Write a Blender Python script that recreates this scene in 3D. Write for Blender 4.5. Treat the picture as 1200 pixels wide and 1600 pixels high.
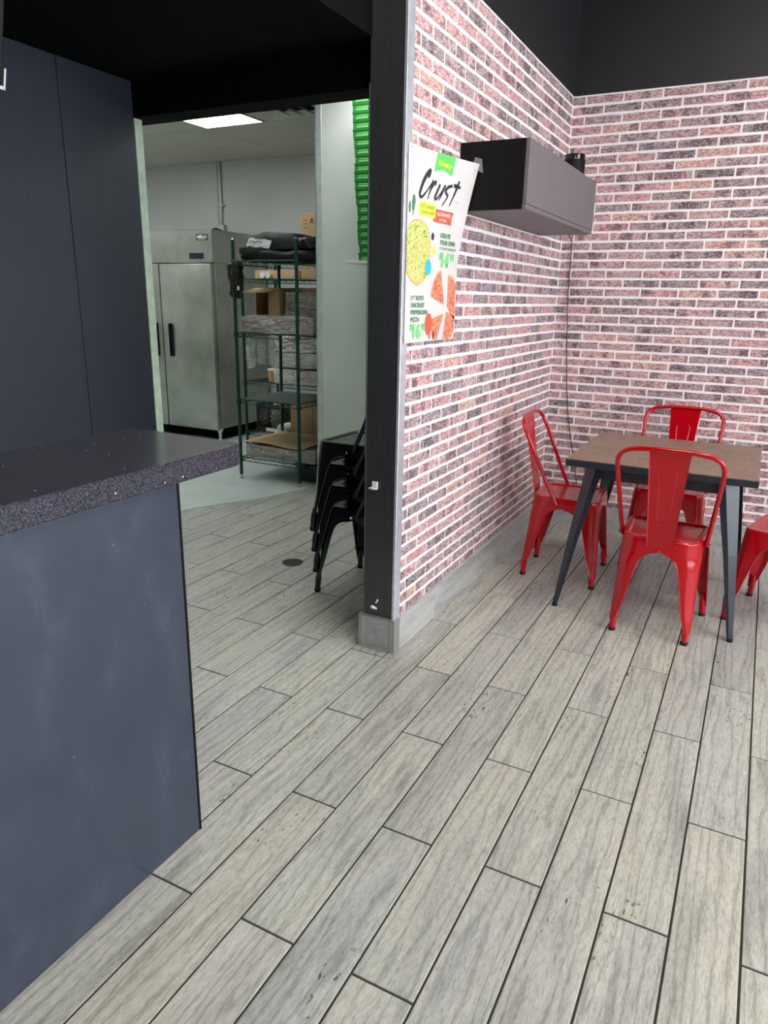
import bpy, bmesh, math, random
from mathutils import Vector, Matrix, noise

for o in list(bpy.data.objects):
    bpy.data.objects.remove(o, do_unlink=True)
random.seed(7)
scene = bpy.context.scene
C = scene.collection
PI = math.pi

# ------------------------------------------------------------------ camera
CAM_H = 1.5
YAW, PITCH, ROLL, FPX = -0.47593, -0.29191, 0.019476, 1114.19
fw = Vector((math.sin(YAW)*math.cos(PITCH), math.cos(YAW)*math.cos(PITCH), math.sin(PITCH)))
r0 = Vector((math.cos(YAW), -math.sin(YAW), 0)); u0 = r0.cross(fw)
cr, sr = math.cos(ROLL), math.sin(ROLL)
right = r0*cr + u0*sr; up = u0*cr - r0*sr
cam_d = bpy.data.cameras.new('camera'); cam = bpy.data.objects.new('camera', cam_d); C.objects.link(cam)
M = Matrix((right, up, -fw)).transposed().to_4x4(); M.translation = (0, 0, CAM_H)
cam.matrix_world = M
cam_d.sensor_fit = 'VERTICAL'; cam_d.sensor_height = 24.0; cam_d.lens = 24.0*FPX/1600.0
cam_d.clip_start = 0.05; cam_d.clip_end = 100
scene.camera = cam

# ------------------------------------------------------------------ light, sky, exposure
scene.view_settings.view_transform = 'Standard'
scene.view_settings.look = 'None'
scene.view_settings.gamma = 1.0
scene.view_settings.use_curve_mapping = False
scene.view_settings.exposure = 0.0
world = bpy.data.worlds.new('overcast_sky'); scene.world = world; world.use_nodes = True
bg = world.node_tree.nodes['Background']
bg.inputs[0].default_value = (0.86, 0.93, 1.0, 1); bg.inputs[1].default_value = 9.0
PANEL_EMIT = 11.0          # kitchen ceiling light diffusers
DINING_EMIT = 15.0         # dining room ceiling light diffusers

def portal(loc, rot, sx, sy):
    l = bpy.data.lights.new('window_portal', 'AREA'); l.shape = 'RECTANGLE'; l.size = sx; l.size_y = sy
    l.cycles.is_portal = True
    o = bpy.data.objects.new('window_portal', l); o.location = loc; o.rotation_euler = rot; C.objects.link(o)
RWX = 3.4                   # right (street) wall
portal((RWX+0.02, 1.2, 1.6), (0, PI/2, 0), 2.6, 5.6)

# ------------------------------------------------------------------ materials
def lin(c):
    return tuple(((x/255.0)/12.92 if x/255.0 <= 0.04045 else ((x/255.0+0.055)/1.055)**2.4) for x in c) + (1.0,)
class NT:
    def __init__(s, name):
        s.m = bpy.data.materials.new(name); s.m.use_nodes = True
        s.t = s.m.node_tree; s.n = s.t.nodes; s.b = s.n['Principled BSDF']; s.out = s.n['Material Output']
    def node(s, typ, **kw):
        n = s.n.new(typ)
        for k, v in kw.items():
            if k.startswith('i_'):
                key = k[2:]; key = int(key) if key.isdigit() else key.replace('_', ' ')
                n.inputs[key].default_value = v
            else: setattr(n, k, v)
        return n
    def link(s, a, b): s.t.links.new(a, b)
    def setb(s, **kw):
        for k, v in kw.items(): s.b.inputs[k.replace('_', ' ')].default_value = v
    def coord(s, kind='Object', scale=(1, 1, 1), rnd=False):
        tc = s.node('ShaderNodeTexCoord'); out = tc.outputs[kind]
        if rnd:
            oi = s.node('ShaderNodeObjectInfo'); ge = s.node('ShaderNodeNewGeometry')
            ad = s.node('ShaderNodeMath', operation='ADD'); s.link(oi.outputs['Random'], ad.inputs[0]); s.link(ge.outputs['Random Per Island'], ad.inputs[1])
            fr = s.node('ShaderNodeMath', operation='FRACT'); s.link(ad.outputs[0], fr.inputs[0]); s.rnd = fr.outputs[0]
            mu = s.node('ShaderNodeMath', operation='MULTIPLY'); s.link(fr.outputs[0], mu.inputs[0]); mu.inputs[1].default_value = 57.0
            cb = s.node('ShaderNodeCombineXYZ'); s.link(mu.outputs[0], cb.inputs[0]); s.link(mu.outputs[0], cb.inputs[1]); s.link(mu.outputs[0], cb.inputs[2])
            va = s.node('ShaderNodeVectorMath', operation='ADD'); s.link(out, va.inputs[0]); s.link(cb.outputs[0], va.inputs[1]); out = va.outputs[0]
        mp = s.node('ShaderNodeMapping'); mp.inputs['Scale'].default_value = scale; s.link(out, mp.inputs[0])
        return mp.outputs[0]
    def noise(s, vec, scale, detail=3, rough=0.5, dist=0):
        n = s.node('ShaderNodeTexNoise'); n.inputs['Scale'].default_value = scale; n.inputs['Detail'].default_value = detail
        n.inputs['Roughness'].default_value = rough; n.inputs['Distortion'].default_value = dist
        if vec is not None: s.link(vec, n.inputs['Vector'])
        return n.outputs['Fac']
    def ramp(s, fac, stops, interp='LINEAR'):
        r = s.node('ShaderNodeValToRGB'); r.color_ramp.interpolation = interp; e = r.color_ramp.elements
        while len(e) < len(stops): e.new(0.5)
        for el, (p, c) in zip(e, stops): el.position = p; el.color = c if len(c) == 4 else lin(c)
        s.link(fac, r.inputs[0]); return r.outputs[0]
    def mix(s, a, b, fac, mode='MIX'):
        n = s.node('ShaderNodeMix', data_type='RGBA', blend_type=mode)
        for v, i in ((fac, 0), (a, 6), (b, 7)):
            if hasattr(v, 'links') or hasattr(v, 'is_linked'): s.link(v, n.inputs[i])
            else: n.inputs[i].default_value = v
        return n.outputs[2]
    def bump(s, h, strength=0.3, dist=0.002):
        b = s.node('ShaderNodeBump'); b.inputs['Strength'].default_value = strength; b.inputs['Distance'].default_value = dist
        s.link(h, b.inputs['Height']); s.link(b.outputs[0], s.b.inputs['Normal'])
    def color(s, c): s.link(c, s.b.inputs['Base Color'])
W4 = lambda v: (v, v, v, 1)

def plain(name, rgb, rough=0.5, metal=0.0, var=0.06, scale=8, bump=0.0, bscale=200, spec=0.5, coat=0):
    n = NT(name); v = n.coord()
    f = n.noise(v, scale, 4)
    c = lin(rgb); d = tuple(x*(1-var*2.2) for x in c[:3])+(1,); l = tuple(min(1, x*(1+var*2.2)) for x in c[:3])+(1,)
    n.color(n.ramp(f, [(0.3, d), (0.7, l)]))
    n.setb(Roughness=rough, Metallic=metal); n.b.inputs['Specular IOR Level'].default_value = spec
    if coat: n.b.inputs['Coat Weight'].default_value = coat; n.b.inputs['Coat Roughness'].default_value = 0.08
    if bump: n.bump(n.noise(v, bscale, 2), bump, 0.001)
    return n.m

MAT = {}
# floor planks
n = NT('wood_look_porcelain'); v = n.coord('Object', (1, 0.16, 1), rnd=True)
base = n.ramp(n.rnd, [(0.0, (184, 186, 177)), (0.3, (190, 191, 182)), (0.55, (180, 181, 176)), (0.8, (187, 189, 184)), (1.0, (192, 191, 180))])
g1 = n.noise(v, 62, 8, 0.75, 0.7); g2 = n.noise(v, 230, 4, 0.75, 0.3); g3 = n.noise(v, 6, 3, 0.5, 1.2)
v2 = n.coord('Object', (1, 0.10, 1), rnd=True)
wv = n.node('ShaderNodeTexWave', wave_type='BANDS', bands_direction='X'); wv.inputs['Scale'].default_value = 9
wv.inputs['Distortion'].default_value = 14; wv.inputs['Detail'].default_value = 4; wv.inputs['Detail Scale'].default_value = 1.6; n.link(v2, wv.inputs[0])
c = n.mix(base, n.ramp(g1, [(0.25, W4(0.50)), (0.46, W4(0.86)), (0.72, W4(1.10))]), 0.7, 'MULTIPLY')
c = n.mix(c, n.ramp(wv.outputs['Fac'], [(0.0, W4(0.58)), (0.18, W4(0.93)), (1.0, W4(1.04))]), 0.65, 'MULTIPLY')
c = n.mix(c, n.ramp(g2, [(0.32, W4(0.50)), (0.5, W4(0.95)), (0.68, W4(1.15))]), 0.75, 'MULTIPLY')
c = n.mix(c, n.ramp(g3, [(0.3, (176, 176, 184)), (0.5, (255, 255, 255)), (0.7, (255, 249, 234))]), 0.45, 'MULTIPLY')
v3 = n.coord('Object', (1, 0.35, 1), rnd=True)
pit = n.noise(v3, 120, 2, 0.5); area = n.noise(v3, 7.0, 1, 0.5)
pm = n.node('ShaderNodeMath', operation='MULTIPLY'); n.link(n.ramp(pit, [(0.62, W4(0)), (0.68, W4(1))]), pm.inputs[0]); n.link(n.ramp(area, [(0.60, W4(0)), (0.68, W4(1))]), pm.inputs[1])
c = n.mix(c, lin((72, 68, 62)), pm.outputs[0])
n.color(c); n.setb(Roughness=0.42); n.b.inputs['Specular IOR Level'].default_value = 0.45
n.bump(g2, 0.25, 0.001); MAT['plank'] = n.m
MAT['grout'] = plain('dark_grout', (60, 57, 52), 0.9, bump=0.3)
n = NT('painted_concrete'); v = n.coord(); f = n.noise(v, 3, 6, 0.6)
c = n.ramp(f, [(0.3, (176, 186, 184)), (0.6, (194, 204, 201)), (0.8, (204, 212, 209))])
sc = n.noise(n.coord('Object', (1, 1, 1)), 40, 3, 0.6); c = n.mix(c, lin((90, 96, 92)), n.ramp(sc, [(0.70, W4(0)), (0.76, W4(0.7))]))
n.color(c); n.setb(Roughness=0.35); MAT['paint_floor'] = n.m

# faux bricks
n = NT('faux_brick'); v = n.coord('Object', (1, 1, 1), rnd=True)
base = n.ramp(n.rnd, [(0.0, (192, 156, 158)), (0.12, (158, 136, 142)), (0.25, (200, 158, 160)), (0.4, (144, 128, 134)), (0.52, (186, 150, 154)),
                      (0.64, (208, 166, 156)), (0.76, (168, 140, 146)), (0.88, (200, 150, 154)), (1.0, (184, 158, 160))], 'CONSTANT')
bl = n.noise(n.coord('Object', (9, 1.0, 2), rnd=True), 1.0, 1, 0.4)
c = n.mix(base, n.ramp(bl, [(0.38, (150, 138, 146)), (0.44, (250, 244, 246)), (0.56, (255, 255, 255)), (0.66, (255, 240, 232))]), 0.9, 'MULTIPLY')
warp = n.coord('Object', (0.8, 1, 1.5), rnd=True)
wr = n.noise(warp, 24, 6, 0.66, 3.0); wr2 = n.noise(warp, 190, 4, 0.75, 0.5)
c = n.mix(c, lin((104, 78, 86)), n.ramp(wr, [(0.40, W4(0.75)), (0.45, W4(0.15)), (0.475, W4(0.45)), (0.50, W4(0.0))]))
c = n.mix(c, lin((240, 224, 218)), n.ramp(wr, [(0.52, W4(0.0)), (0.555, W4(0.65)), (0.60, W4(0.05)), (0.66, W4(0.5))]))
c = n.mix(c, n.ramp(wr2, [(0.32, W4(0.50)), (0.5, W4(0.95)), (0.66, W4(1.25))]), 0.75, 'MULTIPLY')
n.color(c); n.setb(Roughness=0.7); n.bump(wr, 0.15, 0.001); MAT['brick'] = n.m
n = NT('pale_mortar'); v = n.coord(); f = n.noise(v, 30, 5, 0.7)
n.color(n.ramp(f, [(0.3, (236, 228, 230)), (0.7, (246, 241, 242))])); n.setb(Roughness=0.85); n.bump(f, 0.3, 0.002); MAT['mortar'] = n.m
MAT['wall_dark'] = plain('charcoal_wall_paint', (29, 30, 34), 0.5, bump=0.08, bscale=300)
MAT['black_paint'] = plain('black_ceiling_paint', (4, 4, 6), 0.8, spec=0.1)
n = NT('navy_wood_panel'); v = n.coord('Object', (1, 30, 0.8)); f = n.noise(v, 5, 6, 0.7, 0.3)
n.color(n.ramp(f, [(0.25, (22, 27, 36)), (0.5, (29, 35, 46)), (0.75, (37, 44, 56))])); n.setb(Roughness=0.5); n.bump(f, 0.25, 0.001); MAT['navy_panel'] = n.m
MAT['white_wall'] = plain('white_kitchen_wall', (220, 223, 221), 0.5, var=0.03, scale=2)
MAT['grey_wall'] = plain('off_white_wall', (196, 198, 196), 0.6, var=0.03, scale=2)
MAT['jamb'] = plain('pale_green_jamb', (176, 194, 172), 0.5, var=0.08, scale=20)
MAT['ceil_tile'] = plain('mineral_ceiling_tile', (204, 202, 194), 0.85, var=0.02, scale=5)
n = NT('brushed_dark_steel'); v = n.coord('Object', (60, 60, 0.8)); f = n.noise(v, 6, 4, 0.6)
n.color(n.ramp(f, [(0.3, (74, 74, 78)), (0.7, (90, 90, 94))])); n.setb(Roughness=0.42, Metallic=0.7); n.bump(f, 0.05, 0.001)
n.b.inputs['Anisotropic'].default_value = 0.5; MAT['dark_steel'] = n.m
MAT['steel'] = plain('bright_trim_steel', (214, 218, 226), 0.35, 0.6, var=0.05, scale=30)
n = NT('fridge_stainless'); v = n.coord('Object', (1, 1, 1)); f = n.noise(v, 2.5, 6, 0.6); h = n.noise(n.coord('Object', (2, 2, 90)), 8, 3)
n.color(n.ramp(f, [(0.3, (150, 152, 146)), (0.55, (178, 180, 172)), (0.75, (196, 198, 190))]))
n.setb(Roughness=0.36, Metallic=0.85); n.bump(h, 0.04, 0.001); MAT['stainless'] = n.m
n = NT('baseboard_tile'); v = n.coord('Object', (1, 0.25, 1.5), rnd=True); f = n.noise(v, 9, 6, 0.65, 0.8); f2 = n.noise(v, 60, 3)
c = n.ramp(f, [(0.25, (138, 139, 138)), (0.5, (172, 173, 170)), (0.75, (190, 190, 184))]); c = n.mix(c, n.ramp(f2, [(0.3, W4(0.7)), (0.7, W4(1.1))]), 0.5, 'MULTIPLY')
n.color(c); n.setb(Roughness=0.4); MAT['base_tile'] = n.m
# counter
n = NT('navy_laminate'); v = n.coord('Object', (1, 1, 0.7)); f = n.noise(v, 6.5, 8, 0.68, 0.5); s2 = n.noise(v, 90, 2)
c = n.ramp(f, [(0.3, (46, 52, 66)), (0.55, (52, 59, 74)), (0.68, (62, 69, 84)), (0.8, (54, 61, 76))])
c = n.mix(c, lin((150, 156, 165)), n.ramp(s2, [(0.77, W4(0)), (0.80, W4(0.7))])); n.color(c)
n.setb(Roughness=0.30); n.b.inputs['Specular IOR Level'].default_value = 0.6; MAT['laminate'] = n.m
n = NT('speckled_dark_quartz'); v = n.coord(); vo = n.node('ShaderNodeTexVoronoi'); vo.inputs['Scale'].default_value = 420; n.link(v, vo.inputs['Vector'])
sx_ = n.node('ShaderNodeSeparateColor'); n.link(vo.outputs['Color'], sx_.inputs[0])
c = n.ramp(sx_.outputs[0], [(0.0, (14, 14, 18)), (0.16, (46, 47, 56)), (0.45, (62, 63, 74)), (0.9, (86, 87, 100))], 'CONSTANT')
vo2 = n.node('ShaderNodeTexVoronoi'); vo2.inputs['Scale'].default_value = 26; n.link(v, vo2.inputs['Vector'])
c = n.mix(c, lin((225, 228, 232)), n.ramp(vo2.outputs['Distance'], [(0.045, W4(1)), (0.06, W4(0))])); n.color(c)
n.setb(Roughness=0.16); MAT['quartz'] = n.m
# furniture
MAT['red'] = plain('glossy_red_enamel', (176, 0, 18), 0.2, var=0.02, spec=0.4, coat=0.35, scale=3)
MAT['black_enamel'] = plain('glossy_black_enamel', (5, 5, 6), 0.22, var=0.02, coat=0.3)
MAT['rubber'] = plain('black_rubber', (22, 22, 22), 0.8)
MAT['rivet'] = plain('rivet_red', (180, 14, 30), 0.25, 0.3)
n = NT('powder_coat_black'); v = n.coord(); f = n.noise(v, 160, 3); n.color(n.ramp(f, [(0.3, (20, 23, 28)), (0.7, (48, 54, 64))])); n.setb(Roughness=0.30); n.bump(f, 0.4, 0.001); MAT['table_black'] = n.m
n = NT('walnut_veneer'); v = n.coord('Object', (2, 14, 2)); f = n.noise(v, 3, 6, 0.6, 0.6); f2 = n.noise(n.coord('Object', (14, 3, 2)), 3, 5, 0.6)
bk = n.node('ShaderNodeTexChecker'); bk.inputs['Scale'].default_value = 5; n.link(n.coord('Object', (1, 1, 0.001)), bk.inputs[0])
ca = n.ramp(f, [(0.3, (116, 93, 78)), (0.6, (138, 113, 97)), (0.8, (154, 129, 111))]); cb_ = n.ramp(f2, [(0.3, (110, 88, 74)), (0.6, (132, 108, 92)), (0.8, (148, 123, 105))])
n.color(n.mix(ca, cb_, bk.outputs['Fac'])); n.setb(Roughness=0.38); MAT['walnut'] = n.m
MAT['cab'] = plain('matte_grey_laminate', (98, 93, 95), 0.45, var=0.02)
MAT['black_and_cab_shade'] = plain('matte_black_and_shaded_laminate', (10, 9, 11), 0.5, var=0.03, spec=0.2)  # black parts; also the shade painted onto the wall cabinet ends
MAT['gloss_black'] = plain('gloss_black_plastic', (18, 22, 26), 0.18)
MAT['cable'] = plain('black_cable', (14, 14, 15), 0.6)
# poster
def ink(name, rgb, rough=0.55): return plain(name, rgb, rough, var=0.015)
MAT['paper'] = ink('poster_white', (210, 205, 203)); MAT['ink'] = ink('ink_charcoal', (46, 46, 48))
MAT['i_green'] = ink('ink_green', (92, 196, 98)); MAT['i_yellow'] = ink('ink_lime', (216, 232, 80)); MAT['i_red'] = ink('ink_coral', (236, 88, 64))
MAT['i_dgreen'] = ink('ink_dark_green', (66, 132, 100)); MAT['i_yel2'] = ink('ink_yellow', (240, 240, 60)); MAT['i_blue'] = ink('ink_cyan', (50, 180, 222))
MAT['i_white'] = ink('ink_white', (245, 240, 235)); MAT['i_olive'] = ink('ink_olive', (120, 140, 50)); MAT['i_pgreen'] = ink('ink_price_green', (110, 208, 122))
def topping(name, cols, crust):
    n = NT(name); v = n.coord('Object', (1, 1, 1)); f = n.noise(v, 58, 4, 0.6, 1.8)
    n.color(n.ramp(f, [(p, c_) for p, c_ in cols])); n.setb(Roughness=0.55); return n.m
MAT['top_veg'] = topping('printed_salad_topping', [(0.36, (96, 132, 44)), (0.44, (160, 196, 76)), (0.49, (226, 230, 140)), (0.53, (240, 226, 176)), (0.565, (206, 84, 60)), (0.61, (190, 214, 96)), (0.66, (112, 150, 60))], None)
MAT['top_pep'] = topping('printed_pepperoni_topping', [(0.38, (160, 36, 34)), (0.46, (216, 70, 58)), (0.51, (244, 206, 160)), (0.55, (236, 120, 92)), (0.62, (206, 52, 48))], None)
MAT['crust'] = ink('printed_crust', (226, 170, 112))
n = NT('clear_tape'); n.setb(Roughness=0.2); n.b.inputs['Base Color'].default_value = lin((150, 150, 150)); n.b.inputs['Alpha'].default_value = 0.45; MAT['tape'] = n.m
# kitchen goods
MAT['green_epoxy'] = plain('dark_green_epoxy', (24, 66, 56), 0.35, 0.3, var=0.05)
MAT['mat_grey'] = plain('grey_green_wire_mesh', (76, 92, 90), 0.45, 0.2)
n = NT('corrugated_cardboard'); v = n.coord('Object', (1, 1, 1)); f = n.noise(v, 3, 4); n.color(n.ramp(f, [(0.3, (168, 140, 106)), (0.7, (192, 163, 126))])); n.setb(Roughness=0.8); MAT['card'] = n.m
MAT['card_dark'] = plain('brown_cardboard', (122, 98, 78), 0.8)
MAT['card_in'] = plain('cardboard_inside', (126, 94, 62), 0.85)
n = NT('shrink_wrap'); v = n.coord('Object', (0.5, 0.5, 2.0)); f = n.noise(v, 16, 7, 0.72, 1.6)
gl = n.node('ShaderNodeBsdfGlossy'); gl.inputs['Roughness'].default_value = 0.12; gl.inputs['Color'].default_value = (1, 1, 1, 1)
df = n.node('ShaderNodeBsdfDiffuse'); df.inputs['Color'].default_value = lin((212, 212, 206)); tr = n.node('ShaderNodeBsdfTransparent')
bm_ = n.node('ShaderNodeBump'); bm_.inputs['Strength'].default_value = 1.0; bm_.inputs['Distance'].default_value = 0.02; n.link(f, bm_.inputs['Height'])
n.link(bm_.outputs[0], gl.inputs['Normal']); n.link(bm_.outputs[0], df.inputs['Normal'])
m1 = n.node('ShaderNodeMixShader'); m1.inputs[0].default_value = 0.35; n.link(gl.outputs[0], m1.inputs[1]); n.link(df.outputs[0], m1.inputs[2])
m2 = n.node('ShaderNodeMixShader'); n.link(n.ramp(f, [(0.40, W4(0.12)), (0.49, W4(0.28)), (0.53, W4(0.92)), (0.57, W4(0.25)), (0.62, W4(0.6))]), m2.inputs[0]); n.link(tr.outputs[0], m2.inputs[1]); n.link(m1.outputs[0], m2.inputs[2])
n.link(m2.outputs[0], n.out.inputs['Surface']); MAT['wrap'] = n.m
MAT['bag'] = plain('charcoal_insulated_nylon', (44, 47, 50), 0.6, var=0.1, bump=0.2)
MAT['bag_black'] = plain('black_nylon', (16, 17, 19), 0.55, var=0.1)
MAT['silver'] = plain('silver_reflective_label', (228, 230, 232), 0.3, 0.2, var=0.15, scale=30)
MAT['crate'] = plain('black_plastic_crate', (14, 14, 15), 0.5)
MAT['jug'] = plain('milky_plastic', (196, 200, 168), 0.4)
MAT['white_plastic'] = plain('white_plastic', (222, 224, 218), 0.35, var=0.03)
MAT['navy_bin'] = plain('navy_plastic', (26, 40, 52), 0.45)
MAT['tub'] = plain('tan_paper_tub', (206, 160, 112), 0.6)
MAT['box_green'] = plain('green_printed_carton', (34, 128, 40), 0.45, var=0.05)
MAT['box_edge'] = plain('dark_green_carton_edge', (24, 104, 34), 0.5)
MAT['box_print'] = plain('pale_green_print', (132, 206, 130), 0.5)
MAT['shelf_white'] = plain('white_melamine', (206, 210, 206), 0.4, var=0.02)
MAT['chip'] = plain('torn_white_plaster', (225, 222, 214), 0.8)
MAT['galv'] = plain('galvanised_conduit', (176, 180, 178), 0.35, 0.7)
MAT['logo_red'] = ink('logo_red', (176, 52, 52)); MAT['logo_black'] = ink('logo_black', (24, 22, 24))
MAT['lcd'] = plain('dark_lcd', (34, 34, 52), 0.15)
MAT['black_void'] = plain('black_kick_space', (10, 9, 8), 0.9, spec=0.1)
MAT['drain'] = plain('dull_floor_drain', (74, 74, 70), 0.5, 0.6)
def emit(name, rgb, s):
    n = NT(name); e = n.node('ShaderNodeEmission'); e.inputs[0].default_value = lin(rgb); e.inputs[1].default_value = s
    n.link(e.outputs[0], n.out.inputs['Surface']); return n.m
MAT['panel_light'] = emit('led_diffuser_cool', (250, 252, 250), PANEL_EMIT)
MAT['dining_light'] = emit('led_diffuser_neutral', (255, 244, 232), DINING_EMIT)
n = NT('window_glass'); gl = n.node('ShaderNodeBsdfGlossy'); gl.inputs['Roughness'].default_value = 0.02; tr = n.node('ShaderNodeBsdfTransparent'); mx = n.node('ShaderNodeMixShader'); mx.inputs[0].default_value = 0.06
n.link(tr.outputs[0], mx.inputs[1]); n.link(gl.outputs[0], mx.inputs[2]); n.link(mx.outputs[0], n.out.inputs['Surface']); MAT['glass'] = n.m

# ------------------------------------------------------------------ mesh helpers
def new(): return bmesh.new()
def box(bm, x0, x1, y0, y1, z0, z1, bev=0.0, seg=1, skip=()):
    a, b, c = sorted((x0, x1)), sorted((y0, y1)), sorted((z0, z1))
    vs = [bm.verts.new((a[i], b[j], c[k])) for i in (0, 1) for j in (0, 1) for k in (0, 1)]
    F = {'x0': (0, 1, 3, 2), 'x1': (4, 6, 7, 5), 'y0': (0, 4, 5, 1), 'y1': (2, 3, 7, 6), 'z0': (0, 2, 6, 4), 'z1': (1, 5, 7, 3)}
    fs = [bm.faces.new([vs[i] for i in f]) for k, f in F.items() if k not in skip]
    if bev:
        es = list({e for f in fs for e in f.edges})
        bmesh.ops.bevel(bm, geom=es, offset=bev, segments=seg, affect='EDGES', profile=0.5)
    return bm
def rings(bm, rs, closed=True, cap0=True, cap1=True):
    vr = [[bm.verts.new(p) for p in r] for r in rs]; n = len(rs[0])
    for i in range(len(vr)-1):
        for j in range(n if closed else n-1):
            k = (j+1) % n
            bm.faces.new((vr[i][j], vr[i][k], vr[i+1][k], vr[i+1][j]))
    if cap0 and closed: bm.faces.new(list(reversed(vr[0])))
    if cap1 and closed: bm.faces.new(vr[-1])
    return vr
def tube(bm, pts, r, seg=8, cap=True):
    pts = [Vector(p) for p in pts]; rs = []
    t = (pts[1]-pts[0]).normalized(); a = Vector((0, 0, 1)) if abs(t.z) < 0.9 else Vector((1, 0, 0)); nrm = t.cross(a).normalized()
    for i, p in enumerate(pts):
        t = (pts[min(i+1, len(pts)-1)] - pts[max(i-1, 0)]).normalized()
        nrm = (nrm - t*nrm.dot(t)).normalized(); b = t.cross(nrm)
        rr = r[i] if isinstance(r, (list, tuple)) else r
        rs.append([p + nrm*math.cos(2*PI*k/seg)*rr + b*math.sin(2*PI*k/seg)*rr for k in range(seg)])
    rings(bm, rs, True, cap, cap); return bm
def spline(P, n=6):
    P = [Vector(p) for p in P]; out = []
    for i in range(len(P)-1):
        a = P[max(i-1, 0)]; b = P[i]; c = P[i+1]; d = P[min(i+2, len(P)-1)]
        for k in range(n):
            t = k/n; out.append(0.5*((2*b)+(c-a)*t+(2*a-5*b+4*c-d)*t*t+(3*b-a-3*c+d)*t**3))
    out.append(P[-1]); return out
def cyl(bm, c, r, z0, z1, seg=20, r2=None):
    r2 = r if r2 is None else r2
    rings(bm, [[(c[0]+math.cos(2*PI*k/seg)*q, c[1]+math.sin(2*PI*k/seg)*q, z) for k in range(seg)] for q, z in ((r, z0), (r2, z1))]); return bm
def lathe(bm, c, prof, seg=20):
    rings(bm, [[(c[0]+math.cos(2*PI*k/seg)*q, c[1]+math.sin(2*PI*k/seg)*q, c[2]+z) for k in range(seg)] for q, z in prof]); return bm
def obj(name, bm, mat, parent=None, smooth=False, loc=None, recalc=True):
    me = bpy.data.meshes.new(name)
    if recalc: bmesh.ops.recalc_face_normals(bm, faces=bm.faces)
    bm.to_mesh(me); bm.free()
    if mat is not None: me.materials.append(MAT[mat] if isinstance(mat, str) else mat)
    if smooth:
        me.polygons.foreach_set('use_smooth', [True]*len(me.polygons))
        me.set_sharp_from_angle(angle=math.radians(smooth if smooth is not True else 40))
    o = bpy.data.objects.new(name, me); C.objects.link(o)
    if parent is not None: o.parent = parent
    if loc: o.location = loc
    return o
def tag(o, label, cat, group=None):
    o['label'] = label; o['category'] = cat
    if group: o['group'] = group
    return o
def thing(name, label, cat, loc=(0, 0, 0), rz=0, group=None):
    o = bpy.data.objects.new(name, None); C.objects.link(o); o.location = loc; o.rotation_euler = (0, 0, rz); o.empty_display_size = 0.1
    return tag(o, label, cat, group)
def struct(name, bm, mat, **k):
    o = obj(name, bm, mat, **k); o['kind'] = 'structure'; return o
def dup(root, loc, rz, label, group=None, mats=None):
    r = root.copy(); C.objects.link(r); r.location = loc; r.rotation_euler = (0, 0, rz); r['label'] = label
    if group: r['group'] = group
    def rec(src, dst):
        for ch in list(src.children):
            c = ch.copy(); C.objects.link(c); c.parent = dst; rec(ch, c)
    rec(root, r); return r

# ------------------------------------------------------------------ dimensions
XA = -1.26; XAL = -1.40; YP = 2.55      # partition wall faces and its near end
YB = 4.87                                # rear brick wall
XL = -2.62                               # navy panelled left wall
KB = 6.8; KC = 2.9; KL = -7.2            # kitchen rear wall, ceiling, left wall
DC = 3.65; Y0 = -2.6                     # dining ceiling, wall behind the viewer
HZ = 2.24                                # kitchen opening head

# ------------------------------------------------------------------ floor with planks
fl = struct('floor', box(new(), -7.4, RWX+0.1, Y0-0.1, KB+0.1, -0.10, -0.004), 'grout')
PW, PL = 0.1602, 0.9200
rowx = [0.167-PW*k for k in range(-21, 25)]
def plank_mesh(w, l):
    return box(new(), -w/2, w/2, -l/2, l/2, -0.005, 0.0, bev=0.0012)
pm0 = obj('plank', plank_mesh(PW-0.006, PL-0.006), 'plank', fl)
first = True; rest = new(); stuff_any = False
for i, x1 in enumerate(rowx):
    xc = x1 - PW/2; k = round((0.167-x1)/PW)
    # joints: row just left of X=0.167 ends at Y=2.035
    off = (2.028 if k % 2 == 0 else 1.568)
    j0 = math.floor((Y0-off)/PL)
    for j in range(j0, 12):
        y0 = off+j*PL; yc = y0+PL/2
        if yc-PL/2 > 4.95: continue
        if xc < -3.85: continue
        near = -3.85 < xc < 0.75 and yc > 0.2
        if near:
            if first: o = pm0; first = False
            else: o = pm0.copy(); C.objects.link(o)
            o.location = (xc, yc, random.uniform(-0.0004, 0.0004)); o.rotation_euler = (random.uniform(-.0006, .0006), 0, 0)
        elif xc > -1.7 or yc < 1.2:
            box(rest, xc-PW/2+.003, xc+PW/2-.003, yc-PL/2+.003, yc+PL/2-.003, -0.005, 0.0)
o = obj('plank', rest, 'plank', fl); o['kind'] = 'stuff'
# painted concrete of the store room, its edge runs diagonally over the planks
pts = [(-7.3, 2.66), (-3.70, 2.66), (-3.69, 3.0), (-3.65, 3.4), (-3.55, 3.73), (-3.42, 4.00), (-3.288, 4.23), (-3.21, 4.44), (-3.145, 4.63), (-3.079, 4.765), (-2.98, 4.9), (-2.8, 5.2), (-2.7, 6.79), (-7.3, 6.79)]
bm = new(); rings(bm, [[(x, y, z) for x, y in pts] for z in (-0.003, 0.003)])
struct('trim_1', bm, 'paint_floor')['label'] = 'pale blue-grey painted concrete floor patch of the store room'
bm = new(); cyl(bm, (-2.27, 3.245), 0.062, -0.001, 0.0025, 32)
dr = thing('floor_drain', 'round dull metal floor drain set in the planks', 'drain', (0, 0, 0))
obj('cover', bm, 'drain', dr)
bm = new()
for k in range(-4, 5):
    w = math.sqrt(max(0, 0.052**2-(k*0.011)**2)); box(bm, -2.27-w, -2.27+w, 3.245+k*0.011-0.0015, 3.245+k*0.011+0.0015, 0.002, 0.0038)
obj('grate', bm, 'drain', dr)

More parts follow.
